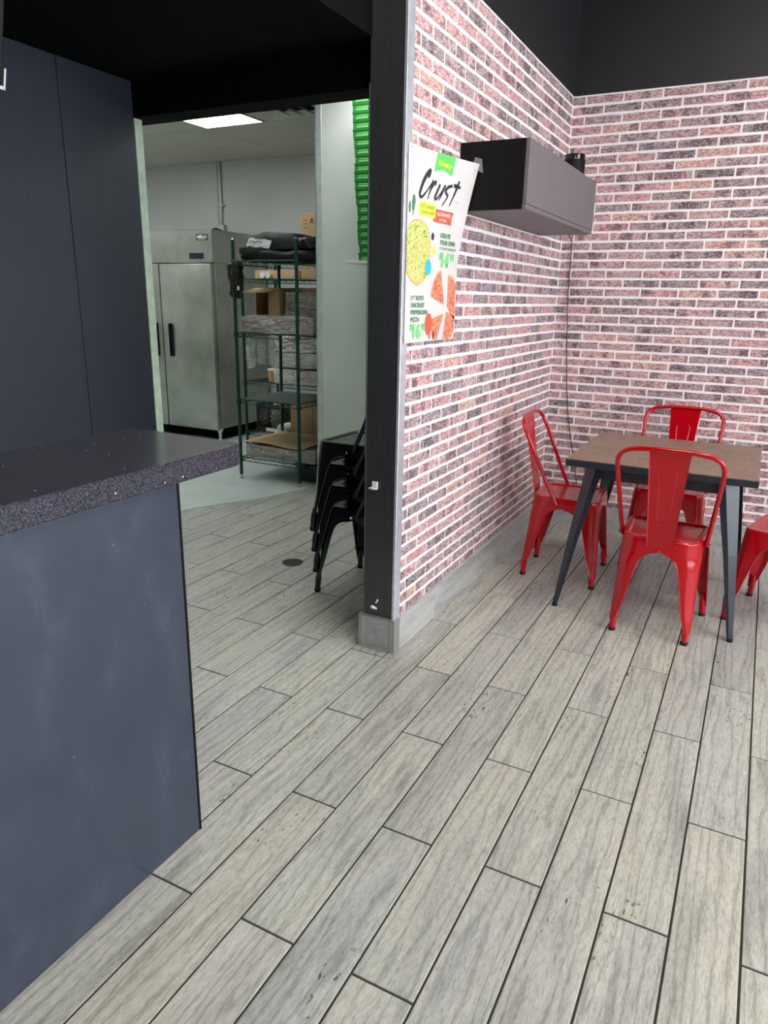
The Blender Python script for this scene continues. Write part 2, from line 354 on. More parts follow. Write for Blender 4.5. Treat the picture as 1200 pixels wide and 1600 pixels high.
# ------------------------------------------------------------------ walls and ceilings
wa = struct('wall_partition', box(new(), XAL, XA-0.0004, YP+0.004, KB, 0, DC), 'mortar')
obj('upper_paint', box(new(), XA-0.006, XA+0.002, YP, YB, 2.697, DC-0.001), 'wall_dark', wa)
obj('kitchen_side_paint', box(new(), XAL-0.004, XAL+0.002, YP+0.01, KB, 0, DC-0.001), 'white_wall', wa)
wb = struct('wall_back', box(new(), XA-0.004, RWX, YB+0.0004, YB+0.15, 0, DC), 'mortar')
obj('upper_paint', box(new(), XA, RWX-0.001, YB-0.002, YB+0.01, 2.697, DC-0.001), 'wall_dark', wb)
# left navy wall with panel joints
wl = struct('wall_left', box(new(), XL-0.12, XL-0.012, Y0, 2.598, 0, DC), 'navy_panel')
ys = [Y0, -1.45, -0.23, 0.99, 2.21, 2.598]
for a, b in zip(ys[:-1], ys[1:]):
    obj('panel', box(new(), XL-0.012, XL, a+0.0015, b-0.0015, 0, 2.383, bev=0.001), 'navy_panel', wl)
# dropped bulkhead above the bar, and the header over the kitchen opening
struct('trim_2', box(new(), XL-0.12, XAL+0.004, Y0, 2.598, 2.385, DC), 'black_paint')['label'] = 'black dropped bulkhead above the bar'
struct('trim_3', box(new(), XL-0.12, XAL, 2.60, 2.73, HZ, DC), 'black_paint')['label'] = 'black header over the kitchen opening'
struct('wall_kitchen_front', box(new(), KL, XL, 2.60, 2.645, 0, DC), 'jamb')
struct('wall_kitchen_left', box(new(), KL-0.1, KL, 2.6, KB+0.1, 0, DC), 'grey_wall')
struct('wall_kitchen_rear', box(new(), KL-0.1, XAL-0.01, KB, KB+0.12, 0, DC), 'grey_wall')
wk = struct('wall_kitchen_screen', box(new(), -2.93, XAL-0.005, 4.56, 4.68, 0, KC-0.001), 'white_wall')
gd = obj('corner_guard', box(new(), -2.934, -2.885, 4.556, 4.562, 0, KC-0.002, bev=0.0008), 'steel', wk)
obj('corner_guard', box(new(), -2.935, -2.930, 4.556, 4.684, 0, KC-0.002), 'steel', wk)
# kitchen ceiling of separate tiles
kc = struct('ceiling_kitchen', box(new(), KL, XAL-0.005, 2.73, KB, KC+0.03, KC+0.06), 'black_paint')
def ctile(x0, x1, y0, y1):
    if x1 <= x0 or y1 <= y0: return
    obj('ceiling_tile', box(new(), x0+.003, x1-.003, y0+.003, y1-.003, KC, KC+0.025), 'ceil_tile', kc)
G = 0.64; gy0 = 5.455
lights_k = [(-4.64, 4.175, 0.63, 1.28), (-2.56, 3.535, 0.63, 0.96), (-6.56, 4.175, 0.63, 1.28)]
vent = (-4.0, 4.815, G, G)
yy = gy0 + 3*G
while yy > 2.73:
    y0 = max(yy-G, 2.731); y1 = min(yy, KB-.001)
    xs = [KL] + [x for x in [-4.64+1.28*k for k in range(-3, 4)] if KL < x < XAL-.01] + [XAL-0.005]
    for a, b in zip(xs[:-1], xs[1:]):
        segs = [(a, b)]
        for (lx, ly, lw, ll) in lights_k + [vent]:
            if ly < (y0+y1)/2 < ly+ll:
                ns = []
                for (p, q) in segs:
                    if lx < q and lx+lw > p: ns += [(p, min(q, lx)), (max(p, lx+lw), q)]
                    else: ns.append((p, q))
                segs = ns
        for p, q in segs:
            if q-p > 0.02: ctile(p, q, y0, y1)
    yy -= G
kl_lab = ['lit flat ceiling light panel seen above the steel fridge', 'flat ceiling light panel just inside the kitchen opening, beside the pizza boxes', 'flat ceiling light panel at the far left of the kitchen']
for (lx, ly, lw, ll), lab in zip(lights_k, kl_lab):
    t = thing('ceiling_light', lab, 'light', (lx+lw/2, ly+ll/2, KC), 0, 'kitchen ceiling light panels')
    bm = new(); w, l = lw/2, ll/2
    for a in ((-w, w, -l, -l+.015), (-w, w, l-.015, l), (-w, -w+.015, -l+.015, l-.015), (w-.015, w, -l+.015, l-.015)): box(bm, *a, -0.006, 0.02)
    obj('frame', bm, 'shelf_white', t)
    obj('diffuser', box(new(), -w+.015, w-.015, -l+.015, l-.015, -0.003, 0.015), 'panel_light', t)
t = thing('ceiling_vent', 'square white louvred air diffuser in the kitchen ceiling', 'vent', (vent[0]+G/2, vent[1]+G/2, KC))
for k, (s, z) in enumerate([(0.315, 0.0), (0.24, -0.018), (0.165, -0.03), (0.09, -0.04)]):
    bm = new(); q = s-0.055
    v1 = [(-s, -s, z), (s, -s, z), (s, s, z), (-s, s, z)]; v2 = [(-q, -q, z+0.035), (q, -q, z+0.035), (q, q, z+0.035), (-q, q, z+0.035)]
    v0 = [(a, b, c+0.003) for a, b, c in v1]; v3 = [(a, b, c+0.003) for a, b, c in v2]
    rings(bm, [v1, v2, v3, v0, v1], True, False, False); obj('vane', bm, 'shelf_white', t)
obj('plenum', box(new(), -.3, .3, -.3, .3, 0.036, 0.05), 'galv', t)
struct('ceiling', box(new(), XL-.12, RWX+.1, Y0-.1, YB+.15, DC, DC+0.1), 'black_paint')
# street wall with windows, wall behind the viewer
bm = new()
box(bm, RWX, RWX+0.15, Y0, YB+.15, 0, 0.3); box(bm, RWX, RWX+0.15, Y0, YB+.15, 2.9, DC)
box(bm, RWX, RWX+0.15, Y0, -1.6, 0.3, 2.9); box(bm, RWX, RWX+0.15, 4.0, YB+.15, 0.3, 2.9)
struct('wall_right', bm, 'wall_dark')
for i in range(4):
    a = -1.6+1.4*i; bm = new()
    for q in ((a, a+.05, .3, 2.9), (a+1.35, a+1.4, .3, 2.9), (a+.05, a+1.35, .3, .36), (a+.05, a+1.35, 2.84, 2.9)): box(bm, RWX+.03, RWX+.09, *q)
    w = struct('window_%d' % (i+1), bm, 'wall_dark')
    obj('pane', box(new(), RWX+.055, RWX+.06, a+.05, a+1.35, .36, 2.84), 'glass', w)
struct('wall_front', box(new(), XL-.12, RWX+.15, Y0-.15, Y0, 0, DC), 'wall_dark')
# dining room ceiling lights (above the frame)
for (x, y), lab in zip([(0.6, 0.6), (0.6, 3.2), (-0.3, 1.9), (2.2, 2.0)],
        ['flat ceiling light over the open floor near the viewer', 'flat ceiling light over the red chairs and table', 'flat ceiling light over the floor beside the partition', 'flat ceiling light near the street windows']):
    t = thing('ceiling_light', lab, 'light', (x, y, DC), 0, 'dining room ceiling light panels')
    bm = new()
    for a in ((-.31, .31, -.62, -.6), (-.31, .31, .6, .62), (-.31, -.29, -.6, .6), (.29, .31, -.6, .6)): box(bm, *a, -0.04, 0)
    obj('frame', bm, 'shelf_white', t); obj('diffuser', box(new(), -.29, .29, -.6, .6, -.035, -.01), 'dining_light', t)

# ------------------------------------------------------------------ bricks
CH, BH, PIT, TOPZ = 0.0555, 0.0415, 0.2190, 2.695
def brick_bm(bm, x0, x1, z0, z1, d0=-0.003, d1=0.0016, cx=0.0010):
    # front faces -Y ; wobbly outline
    n_ = 4; top = []; bot = []
    for k in range(n_+1):
        x = x0+(x1-x0)*k/n_
        top.append((x, z1+random.uniform(-.0018, .0012))); bot.append((x, z0+random.uniform(-.0012, .0018)))
    out = bot+top[::-1]
    mx, mz = (x0+x1)/2, (z0+z1)/2
    def ins(p): return (p[0]+(cx if p[0] < mx-1e-6 and p[0] <= x0+1e-6 else (-cx if p[0] >= x1-1e-6 else 0)), p[1]+(cx if p[1] < mz else -cx))
    r0_ = [(x, -d0, z) for x, z in out]; r1 = [(x, -d1+0.0007, z) for x, z in out]; r2 = [(*ins((x, z))[:1], -d1, ins((x, z))[1]) for x, z in out]
    rings(bm, [r0_, r1, r2], True, False, True)
cache = {}
def brick_mesh(L):
    key = (round(L, 3), random.randrange(5))
    if key not in cache:
        bm = new(); L_ = key[0]; brick_bm(bm, -L_/2, L_/2, -BH/2, BH/2)
        bmesh.ops.recalc_face_normals(bm, faces=bm.faces)
        me = bpy.data.meshes.new('brick'); bm.to_mesh(me); bm.free(); me.materials.append(MAT['brick']); cache[key] = me
    return cache[key]
def brick_wall(parent, s0, s1, phase, place, rz, rank, pitch):
    rows = int((TOPZ-0.150)/CH)+1; L = []
    for r in range(rows):
        zc = TOPZ-CH*(r+0.5); z0, z1 = zc-BH/2, zc+BH/2
        if zc < 0.165: continue
        ph = phase + (pitch/2 if r % 2 else 0)
        k = math.floor((s0-ph)/pitch)
        while ph+k*pitch < s1:
            a = max(ph+k*pitch+0.0055, s0); b = min(ph+(k+1)*pitch-0.0055, s1); k += 1
            if b-a > 0.02: L.append((rank((a+b)/2, zc), a, b, zc))
    L.sort(key=lambda t: -t[0])
    st = new()
    for i, (rk, a, b, zc) in enumerate(L):
        if i < 299 and rk > 0:
            o = bpy.data.objects.new('brick', brick_mesh(b-a)); C.objects.link(o); o.parent = parent
            o.location = place((a+b)/2, zc); o.rotation_euler = (0, 0, rz)
        else: brick_bm(st, a, b, zc-BH/2, zc+BH/2)
    so = obj('brick', st, 'brick', parent); so['kind'] = 'stuff'; so.location = place(0, 0); so.rotation_euler = (0, 0, rz)
def inframe(x, y, z, m=40):
    d = Vector((x, y, z-CAM_H)); c = (right.dot(d), up.dot(d), fw.dot(d))
    px, py = 600+FPX*c[0]/c[2], 800-FPX*c[1]/c[2]
    return -m < px < 1200+m and -m < py < 1600+m
def rankA(y, z):
    if not inframe(XA, y, z): return 0
    if 2.60 < y < 3.03 and 1.36 < z < 2.0: return 0
    if 3.12 < y < 4.3 and 1.90 < z < 2.12: return 0
    return 10-y
def rankB(x, z):
    if not inframe(x, YB, z, 25): return 0
    return 10-abs(x+0.6)
brick_wall(wa, YP+0.052, YB-0.003, 2.99, lambda s, z: (XA, s, z), PI/2, rankA, 0.2187)
brick_wall(wb, XA+0.003, RWX-0.01, -0.962, lambda s, z: (s, YB, z), 0, rankB, 0.2215)
# the partition bricks run along +Y: rotate front face (-Y local) to +X  -> rz = +90deg

for k, (y, z) in enumerate([(3.468, 0.385), (3.156, 0.237), (3.154, 0.327), (3.757, 0.195), (3.708, 0.214), (3.578, 0.248), (3.434, 0.224), (4.078, 0.322), (4.159, 0.24), (3.47, 0.305), (3.30, 0.30), (3.85, 0.26)]):
    bm = new(); w = random.uniform(.006, .012); h = random.uniform(.010, .026)
    P = [(y+w*math.cos(a)*random.uniform(.5, 1), z+h*math.sin(a)*random.uniform(.5, 1)) for a in [2*PI*q/9 for q in range(9)]]
    rings(bm, [[(XA+x_, a, b) for a, b in P] for x_ in (.001, .0026)]); obj('peeled_patch', bm, 'chip', wa)

# ------------------------------------------------------------------ baseboards
bs = struct('baseboard_partition', box(new(), XA-0.003, XA+0.006, YP, YB-0.005, 0, 0.150), 'grout')
js = [YP-0.002, 2.98, 3.895, 4.81, YB-0.016]
for a, b in zip(js[:-1], js[1:]): obj('tile', box(new(), XA, XA+0.016, a+.001, b-.001, 0, 0.153, bev=0.001), 'base_tile', bs)
obj('cap', box(new(), XA-0.002, XA+0.017, YP-.002, YB-.02, 0.153, 0.157, bev=.001), 'steel', bs)
bs = struct('baseboard_back', box(new(), XA+0.02, RWX, YB-0.006, YB+.003, 0, 0.150), 'grout')
x = XA+0.018
for L_ in [0.55]+[0.9195]*5:
    b = min(x+L_, RWX); obj('tile', box(new(), x+.001, b-.001, YB-0.016, YB, 0, 0.153, bev=.001), 'base_tile', bs); x = b
obj('cap', box(new(), XA+.018, RWX, YB-.017, YB+.002, 0.153, 0.157, bev=.001), 'steel', bs)

# ------------------------------------------------------------------ pillar (clad end of the partition)
pl = struct('trim_4', box(new(), XAL-0.002, XA+0.0, YP-0.004, YP+0.01, 0.15, DC-.001, bev=.001), 'dark_steel')
pl['label'] = 'dark brushed steel cladding on the end of the partition'
obj('corner_strip', box(new(), XA-0.006, XA+0.007, YP-0.006, YP+0.050, 0.157, DC-.002, bev=.0015), 'steel', pl)
obj('back_strip', box(new(), XAL-0.006, XAL-0.001, YP-0.006, YP+0.03, 0.157, HZ, bev=.001), 'dark_steel', pl)
pb = struct('baseboard_pillar', box(new(), XAL-0.018, XA+0.014, YP-0.012, YP+0.05, 0, 0.150), 'grout')
obj('tile', box(new(), XAL+0.004, XA-0.010, YP-0.018, YP-0.012, 0, 0.151, bev=.001), 'base_tile', pb)
obj('edge_strip', box(new(), XAL-0.022, XAL+0.004, YP-0.020, YP+0.05, 0, 0.153, bev=.0015), 'galv', pb)
obj('edge_strip', box(new(), XA-0.010, XA+0.019, YP-0.020, YP+0.03, 0, 0.153, bev=.0015), 'galv', pb)
obj('cap', box(new(), XAL-0.024, XA+0.020, YP-0.022, YP+0.03, 0.152, 0.158, bev=.002), 'galv', pb)
def lump(name, c, s, mat, parent=None, seed=0, amp=0.35):
    bm = new(); bmesh.ops.create_icosphere(bm, subdivisions=2, radius=1.0)
    for v in bm.verts:
        f = 1+amp*noise.noise(v.co*1.7+Vector((seed, seed, 0))); v.co = Vector((v.co.x*s[0]*f+c[0], v.co.y*s[1]*f+c[1], v.co.z*s[2]*f+c[2]))
    return obj(name, bm, mat, parent, smooth=True)
t = thing('plaster_scrap', 'torn white plaster scrap stuck mid height on the steel pillar', 'scrap')
bm = new(); box(bm, -1.368, -1.342, YP-0.014, YP-0.004, 0.738, 0.766, bev=.002); obj('flake', bm, 'chip', t)
lump('flake', (-1.362, YP-0.012, 0.736), (0.022, 0.010, 0.006), 'chip', t, 3)
t = thing('plaster_scrap', 'small crumbs of white plaster low on the steel pillar', 'scrap')
for c_, s_ in [((-1.357, YP-.008, .197), (.011, .006, .008)), ((-1.344, YP-.006, .193), (.007, .005, .005)), ((-1.342, YP-.006, .222), (.004, .004, .004)), ((-1.336, YP-.006, .232), (.004, .004, .006))]:
    lump('flake', c_, s_, 'chip', t, c_[0]*9)

# ------------------------------------------------------------------ bar counter
t = thing('bar_counter', 'navy laminate bar counter body under the dark stone top', 'counter')
obj('body', box(new(), -1.63, XA-0.004, -1.2, 1.292, 0, 1.050), 'black_void', t)
obj('front_panel', box(new(), XA-0.004, XA+0.006, -1.2, 1.298, 0.0, 1.050, bev=.0015), 'laminate', t)
obj('end_panel', box(new(), -1.63, XA-0.005, 1.292, 1.300, 0, 1.050), 'laminate', t)
obj('corner_strip', box(new(), XA-0.002, XA+0.008, 1.296, 1.304, 0.0, 1.048, bev=.001), 'black_and_cab_shade', t)
t = thing('countertop', 'thick dark speckled quartz top of the bar, overhanging its far end', 'countertop')
bm = new(); pts = [(-1.668, -1.22), (-1.248, -1.22), (-1.236, 1.50), (-1.240, 1.530), (-1.250, 1.542), (-1.66, 1.560), (-1.668, 1.552)]
rings(bm, [[(x, y, z) for x, y in pts] for z in (1.0505, 1.1075)])
bmesh.ops.bevel(bm, geom=[e for e in bm.edges if abs(e.verts[0].co.z-e.verts[1].co.z) < 1e-5], offset=0.003, segments=2, affect='EDGES')
obj('slab', bm, 'quartz', t, smooth=35)
# tilted menu screen at the very left edge
t = thing('menu_screen', 'dark hanging menu screen with pale lower corner, cut by the left edge', 'screen', (-1.334, 1.0, 1.865)); t.rotation_euler = (0, math.radians(15), 0)
obj('housing', box(new(), -0.05, 0, -0.95, 0, 0, 0.55, bev=.004), 'black_and_cab_shade', t)
obj('display', box(new(), -0.001, 0.002, -0.93, -0.02, 0.03, 0.53), 'gloss_black', t)
bm = new(); box(bm, -.051, .003, -0.95, 0.002, -0.006, 0.0); box(bm, -.051, .003, 0.0, 0.004, -.006, 0.03); obj('bezel', bm, 'galv', t)
obj('hanger', box(new(), -.04, -.02, -0.5, -0.46, 0.54, 0.62), 'black_and_cab_shade', t)

# ------------------------------------------------------------------ wall cabinet
t = thing('wall_cabinet', 'long grey box cabinet hung on the brick partition, shade on its ends painted dark', 'cabinet')
cx0, cx1, cy0, cy1, cz0, cz1 = XA+0.001, -0.975, 3.08, 4.34, 1.862, 2.128
obj('end_panel', box(new(), cx0, cx1, cy0, cy0+.018, cz0, cz1, bev=.001), 'black_and_cab_shade', t)  # shade put into the colour: end turned from the windows is painted darker
obj('end_panel', box(new(), cx0, cx1, cy1-.018, cy1, cz0, cz1, bev=.001), 'black_and_cab_shade', t)
obj('bottom_panel', box(new(), cx0, cx1, cy0+.0185, cy1-.0185, cz0, cz0+.018), 'cab', t)
obj('top_panel', box(new(), cx0, cx1, cy0+.0185, cy1-.0185, cz1-.018, cz1), 'black_and_cab_shade', t)
obj('front_flap', box(new(), cx1+.001, cx1+.018, cy0, cy1, cz0+.0205, cz1, bev=.0012), 'cab', t)
obj('lower_rail', box(new(), cx1-.002, cx1+.016, cy0, cy1, cz0, cz0+.0198, bev=.0012), 'cab', t)
t = thing('speaker', 'black cylindrical speaker standing on the wall cabinet', 'speaker', (-1.055, 4.20, cz1))
bm = new(); lathe(bm, (0, 0, 0), [(0.052, 0.0), (0.056, 0.004), (0.056, 0.118), (0.052, 0.124), (0.040, 0.126)], 28); obj('body', bm, 'gloss_black', t, smooth=True)
bm = new(); lathe(bm, (0, 0, 0), [(0.0565, 0.010), (0.0572, 0.012), (0.0572, 0.095), (0.0565, 0.097)], 28); obj('grille', bm, 'black_and_cab_shade', t, smooth=True)
bm = new(); lathe(bm, (0, 0, 0.126), [(0.034, 0.0), (0.034, 0.001), (0.03, 0.0015)], 24); obj('top_ring', bm, 'cable', t)
bm = new(); tube(bm, spline([(-1.20, 4.34, 1.99), (-1.2, 4.6, 1.93), (-1.195, 4.83, 1.88), (-1.19, 4.858, 1.80), (-1.185, 4.858, 1.5), (-1.155, 4.858, 1.1), (-1.12, 4.857, 0.8), (-1.07, 4.856, 0.55), (-1.03, 4.85, 0.40), (-0.99, 4.845, 0.165)], 5), 0.0028, 6)
tag(obj('cable', bm, 'cable', smooth=True), 'thin black cable hanging down the rear brick wall from the wall cabinet', 'cable')

# ------------------------------------------------------------------ poster
def S(u, v, off=0.0):
    z = 1.33+.71*v; tt = max(0, (z-1.6)/.44)
    return Vector((-1.2500+.083*tt**1.4*max(u, 0)**1.5+off, 2.565+.505*u-off*0.2*max(u, 0), z))
pt = thing('pizza_poster', 'white menu poster with brush lettering taped to the brick wall and cabinet', 'poster')
bm = new(); g = []
for off in (0.0, 0.0012): g.append([[bm.verts.new(S(i/16, j/16, off)) for j in range(17)] for i in range(17)])
for i in range(16):
    for j in range(16):
        for q in (0, 1): bm.faces.new((g[q][i][j], g[q][i+1][j], g[q][i+1][j+1], g[q][i][j+1]))
for i in range(16):
    for a, b in (((i, 0), (i+1, 0)), ((i, 16), (i+1, 16)), ((0, i), (0, i+1)), ((16, i), (16, i+1))):
        bm.faces.new((g[0][a[0]][a[1]], g[0][b[0]][b[1]], g[1][b[0]][b[1]], g[1][a[0]][a[1]]))
obj('sheet', bm, 'paper', pt, smooth=True)
def patch(name, poly, mat, lay=1, parent=pt, sub=2):
    bm = new(); vs = [bm.verts.new((u, v, 0)) for u, v in poly]; bm.faces.new(vs)
    bmesh.ops.triangulate(bm, faces=bm.faces)
    for _ in range(sub): bmesh.ops.subdivide_edges(bm, edges=[e for e in bm.edges if e.calc_length() > 0.06], cuts=1, use_grid_fill=False)
    bmesh.ops.triangulate(bm, faces=bm.faces)
    for v in bm.verts: v.co = S(v.co.x, v.co.y, 0.0016+0.0005*lay)
    return obj(name, bm, mat, parent, recalc=False)
def stroke_poly(P, w0, w1):
    P = [Vector((a*.505, b*.71, 0)) for a, b in P]; P = spline(P, 4); L_ = []; R_ = []
    for i, p in enumerate(P):
        t_ = (P[min(i+1, len(P)-1)]-P[max(i-1, 0)]).normalized(); nn = Vector((-t_.y, t_.x, 0)); f = i/(len(P)-1)
        w = (w0+(w1-w0)*f)*(0.6+0.4*math.sin(PI*min(1, f*1.1+0.12)))
        L_.append(p+nn*w); R_.append(p-nn*w)
    return L_, R_
strokes = [[[0.337, 0.906], [0.289, 0.882], [0.237, 0.841], [0.198, 0.797], [0.184, 0.771], [0.215, 0.761], [0.273, 0.785], [0.33, 0.82], [0.385, 0.856]], [[0.382, 0.858], [0.35, 0.81], [0.314, 0.757]], [[0.35, 0.81], [0.395, 0.842], [0.429, 0.855], [0.42, 0.833]], [[0.491, 0.847], [0.452, 0.804], [0.426, 0.777], [0.442, 0.767], [0.497, 0.794], [0.572, 0.849]], [[0.571, 0.85], [0.525, 0.799], [0.488, 0.765]], [[0.677, 0.855], [0.62, 0.844], [0.582, 0.823], [0.606, 0.807], [0.626, 0.797], [0.591, 0.769], [0.553, 0.743]], [[0.771, 0.888], [0.749, 0.846], [0.713, 0.798], [0.671, 0.75]], [[0.698, 0.859], [0.803, 0.856]]]
bm = new()
for si, s_ in enumerate(strokes):
    w0, w1 = ((0.0105, 0.0045) if si == 0 else (0.007, 0.005)) if si < 7 else (0.008, 0.008)
    L_, R_ = stroke_poly(s_, w0, w1)
    a = [bm.verts.new(S(p.x/.505, p.y/.71, .0026+si*.0001)) for p in L_]; b = [bm.verts.new(S(p.x/.505, p.y/.71, .0026+si*.0001)) for p in R_]
    for i in range(len(a)-1): bm.faces.new((a[i], b[i], b[i+1], a[i+1]))
L_, R_ = stroke_poly([(0.300, 0.868), (0.318, 0.885), (0.338, 0.906)], .010, .010)
a = [bm.verts.new(S(p.x/.505, p.y/.71, .0034)) for p in L_]; b = [bm.verts.new(S(p.x/.505, p.y/.71, .0034)) for p in R_]
for i in range(len(a)-1): bm.faces.new((a[i], b[i], b[i+1], a[i+1]))
o = obj('lettering', bm, 'ink', pt, recalc=False); o['label'] = 'dark brush-script title'
def text_mesh(body, bold=0.0, shear=0.0):
    cu = bpy.data.curves.new('t', 'FONT'); cu.body = body; cu.size = 1; cu.offset = bold; cu.shear = shear; cu.resolution_u = 3; cu.space_character = 1.0
    to = bpy.data.objects.new('t', cu); C.objects.link(to)
    dg = bpy.context.evaluated_depsgraph_get(); dg.update()
    me = bpy.data.meshes.new_from_object(to.evaluated_get(dg)); bpy.data.objects.remove(to, do_unlink=True); bpy.data.curves.remove(cu)
    return me
def text_uv(body, u0, v0, u1, v1, mat, bold=0.01, shear=0, skew=0.0, lay=3, name='lettering'):
    me = text_mesh(body, bold, shear); xs = [v.co.x for v in me.vertices]; ys = [v.co.y for v in me.vertices]
    x0, x1, y0, y1 = min(xs), max(xs), min(ys), max(ys)
    for v in me.vertices:
        fx = (v.co.x-x0)/(x1-x0); fy = (v.co.y-y0)/(y1-y0)
        v.co = S(u0+(u1-u0)*fx, v0+(v1-v0)*fy+skew*fx, .0016+.0005*lay)
    me.materials.clear(); me.materials.append(MAT[mat]); o = bpy.data.objects.new(name, me); C.objects.link(o); o.parent = pt; return o
def flat_text(body, org, ux, uy, w, h, mat, parent, bold=0.01, shear=0, name='lettering'):
    me = text_mesh(body, bold, shear); xs = [v.co.x for v in me.vertices]; ys = [v.co.y for v in me.vertices]
    x0, x1, y0, y1 = min(xs), max(xs), min(ys), max(ys); org, ux, uy = Vector(org), Vector(ux), Vector(uy)
    for v in me.vertices: v.co = org+ux*w*(v.co.x-x0)/(x1-x0)+uy*h*(v.co.y-y0)/(y1-y0)
    me.materials.clear(); me.materials.append(MAT[mat]); o = bpy.data.objects.new(name, me); C.objects.link(o); o.parent = parent; return o
patch('banner', [(0.412, 0.9995), (0.668, 0.9985), (0.65, 0.902), (0.514, 0.922), (0.387, 0.904)], 'i_green', 1)['label'] = 'green banner'
text_uv('Specialty', 0.432, 0.935, 0.628, 0.968, 'i_yel2', 0.02, 0.3, -0.008)
patch('banner', [(0.185, 0.742), (0.459, 0.740), (0.461, 0.670), (0.189, 0.670)], 'i_yellow', 2)['label'] = 'lime green banner'
patch('banner', [(0.445, 0.719), (0.766, 0.719), (0.745, 0.688), (0.755, 0.650), (0.433, 0.652)], 'i_red', 1)['label'] = 'coral red banner'
text_uv('KETO UNCRUST', 0.212, 0.710, 0.440, 0.727, 'i_olive', 0.0, 0, 0, 4)
text_uv('CAULIFLOWER', 0.218, 0.682, 0.440, 0.698, 'i_olive', 0.0, 0, 0, 4)
text_uv('GLUTEN-FREE', 0.485, 0.688, 0.715, 0.706, 'i_white', 0.01, 0, 0, 3)
text_uv('OPTIONS', 0.530, 0.661, 0.655, 0.675, 'i_white', 0.01, 0, 0, 3)
text_uv('CREATE', 0.580, 0.576, 0.775, 0.602, 'i_dgreen', 0.03)
text_uv('YOUR OWN', 0.582, 0.538, 0.880, 0.565, 'i_dgreen', 0.03)
text_uv('11" KETO UNCRUST', 0.592, 0.512, 0.915, 0.527, 'i_dgreen', 0.015)
text_uv('$', 0.598, 0.455, 0.645, 0.499, 'i_pgreen', 0.03)
text_uv('14', 0.650, 0.415, 0.800, 0.499, 'i_pgreen', 0.05)
text_uv('95', 0.815, 0.457, 0.905, 0.497, 'i_pgreen', 0.03)
for k, (b_, w_) in enumerate((('11" KETO', .335), ('UNCRUST', .352), ('PEPPERONI', .408), ('PIZZA', .262))):
    text_uv(b_, 0.098, 0.229-0.0385*k, w_, 0.254-0.0385*k, 'i_dgreen', 0.025)
text_uv('$', 0.092, 0.062, 0.138, 0.104, 'i_pgreen', 0.03)
text_uv('16', 0.145, 0.020, 0.292, 0.104, 'i_pgreen', 0.05)
text_uv('95', 0.300, 0.062, 0.378, 0.103, 'i_pgreen', 0.03)
def disc(name, cu, cv, r, mat, lay, wob=0.0, clip=(0.004, 0.996), a0=0, a1=2*PI, n_=36, centre=False, rv=None):
    P = [(cu, cv)] if centre else []
    for k in range(n_ + (1 if centre else 0)):
        a = a0+(a1-a0)*k/n_; rr = r*(1+wob*noise.noise(Vector((math.cos(a)*2, math.sin(a)*2, cu*7)))); P.append((min(clip[1], max(clip[0], cu+rr*math.cos(a)/.505)), max(.004, cv+(rv/r if rv else 1)*rr*math.sin(a)/.71)))
    Q = [P[0]]
    for p in P[1:]:
        if (p[0]-Q[-1][0])**2+(p[1]-Q[-1][1])**2 > 1e-7: Q.append(p)
    return patch(name, Q, mat, lay)
disc('printed_crust', 0.195, 0.480, 0.122, 'crust', 1, 0.05); disc('printed_topping', 0.195, 0.480, 0.115, 'top_veg', 2, 0.08)
disc('printed_badge', 0.396, 0.408, 0.030, 'i_blue', 3); disc('printed_lemon', 0.489, 0.500, 0.026, 'i_white', 1); disc('printed_lemon', 0.489, 0.500, 0.020, 'i_yellow', 2)
disc('printed_mushroom', 0.447, 0.575, 0.014, 'ink', 1, 0.4)
for k, (a0, a1, du, dv) in enumerate([(-0.18*PI, 0.5*PI, 0.02, 0.012), (0.6*PI, 0.93*PI, -0.05, 0.02), (1.05*PI, 1.36*PI, -0.05, -0.03), (1.42*PI, 1.95*PI, 0.01, -0.02)]):
    cu, cv = 0.80+du, 0.185+dv
    disc('printed_crust', cu, cv, 0.150 if k in (1, 2) else 0.132, 'crust', 1, 0.03, a0=a0, a1=a1, centre=True, n_=14)
    disc('printed_slice', cu, cv, 0.142 if k in (1, 2) else 0.124, 'top_pep', 2, 0.03, a0=a0+.02, a1=a1-.02, centre=True, n_=14)
disc('printed_badge', 0.440, 0.096, 0.034, 'i_red', 3, rv=0.044)
for k, (u, v, r) in enumerate([(0.095, 0.725, .020), (0.035, 0.700, .014), (0.47, 0.028, .010), (0.545, 0.032, .011)]): disc('printed_leaf', u, v, r*0.65, 'i_dgreen', 2, 0.3, rv=r*1.4)
disc('printed_stem', 0.09, 0.685, 0.003, 'i_dgreen', 2, rv=0.02)
for u, v in ((0.035, 0.985), (0.955, 0.962), (0.80, 0.775)): disc('nail_hole', u, v, 0.003, 'ink', 3, n_=10)
bm = new(); vs = [bm.verts.new(p) for p in ((-1.165, 3.066, 2.012), (-1.150, 3.074, 2.005), (-1.158, 3.074, 2.060), (-1.186, 3.070, 2.068), (-1.196, 3.066, 2.040))]
bm.faces.new(vs); r_ = bmesh.ops.extrude_face_region(bm, geom=list(bm.faces)); bmesh.ops.translate(bm, vec=(0, -0.0015, 0), verts=[v for v in r_['geom'] if isinstance(v, bmesh.types.BMVert)])
obj('tape', bm, 'tape', pt)

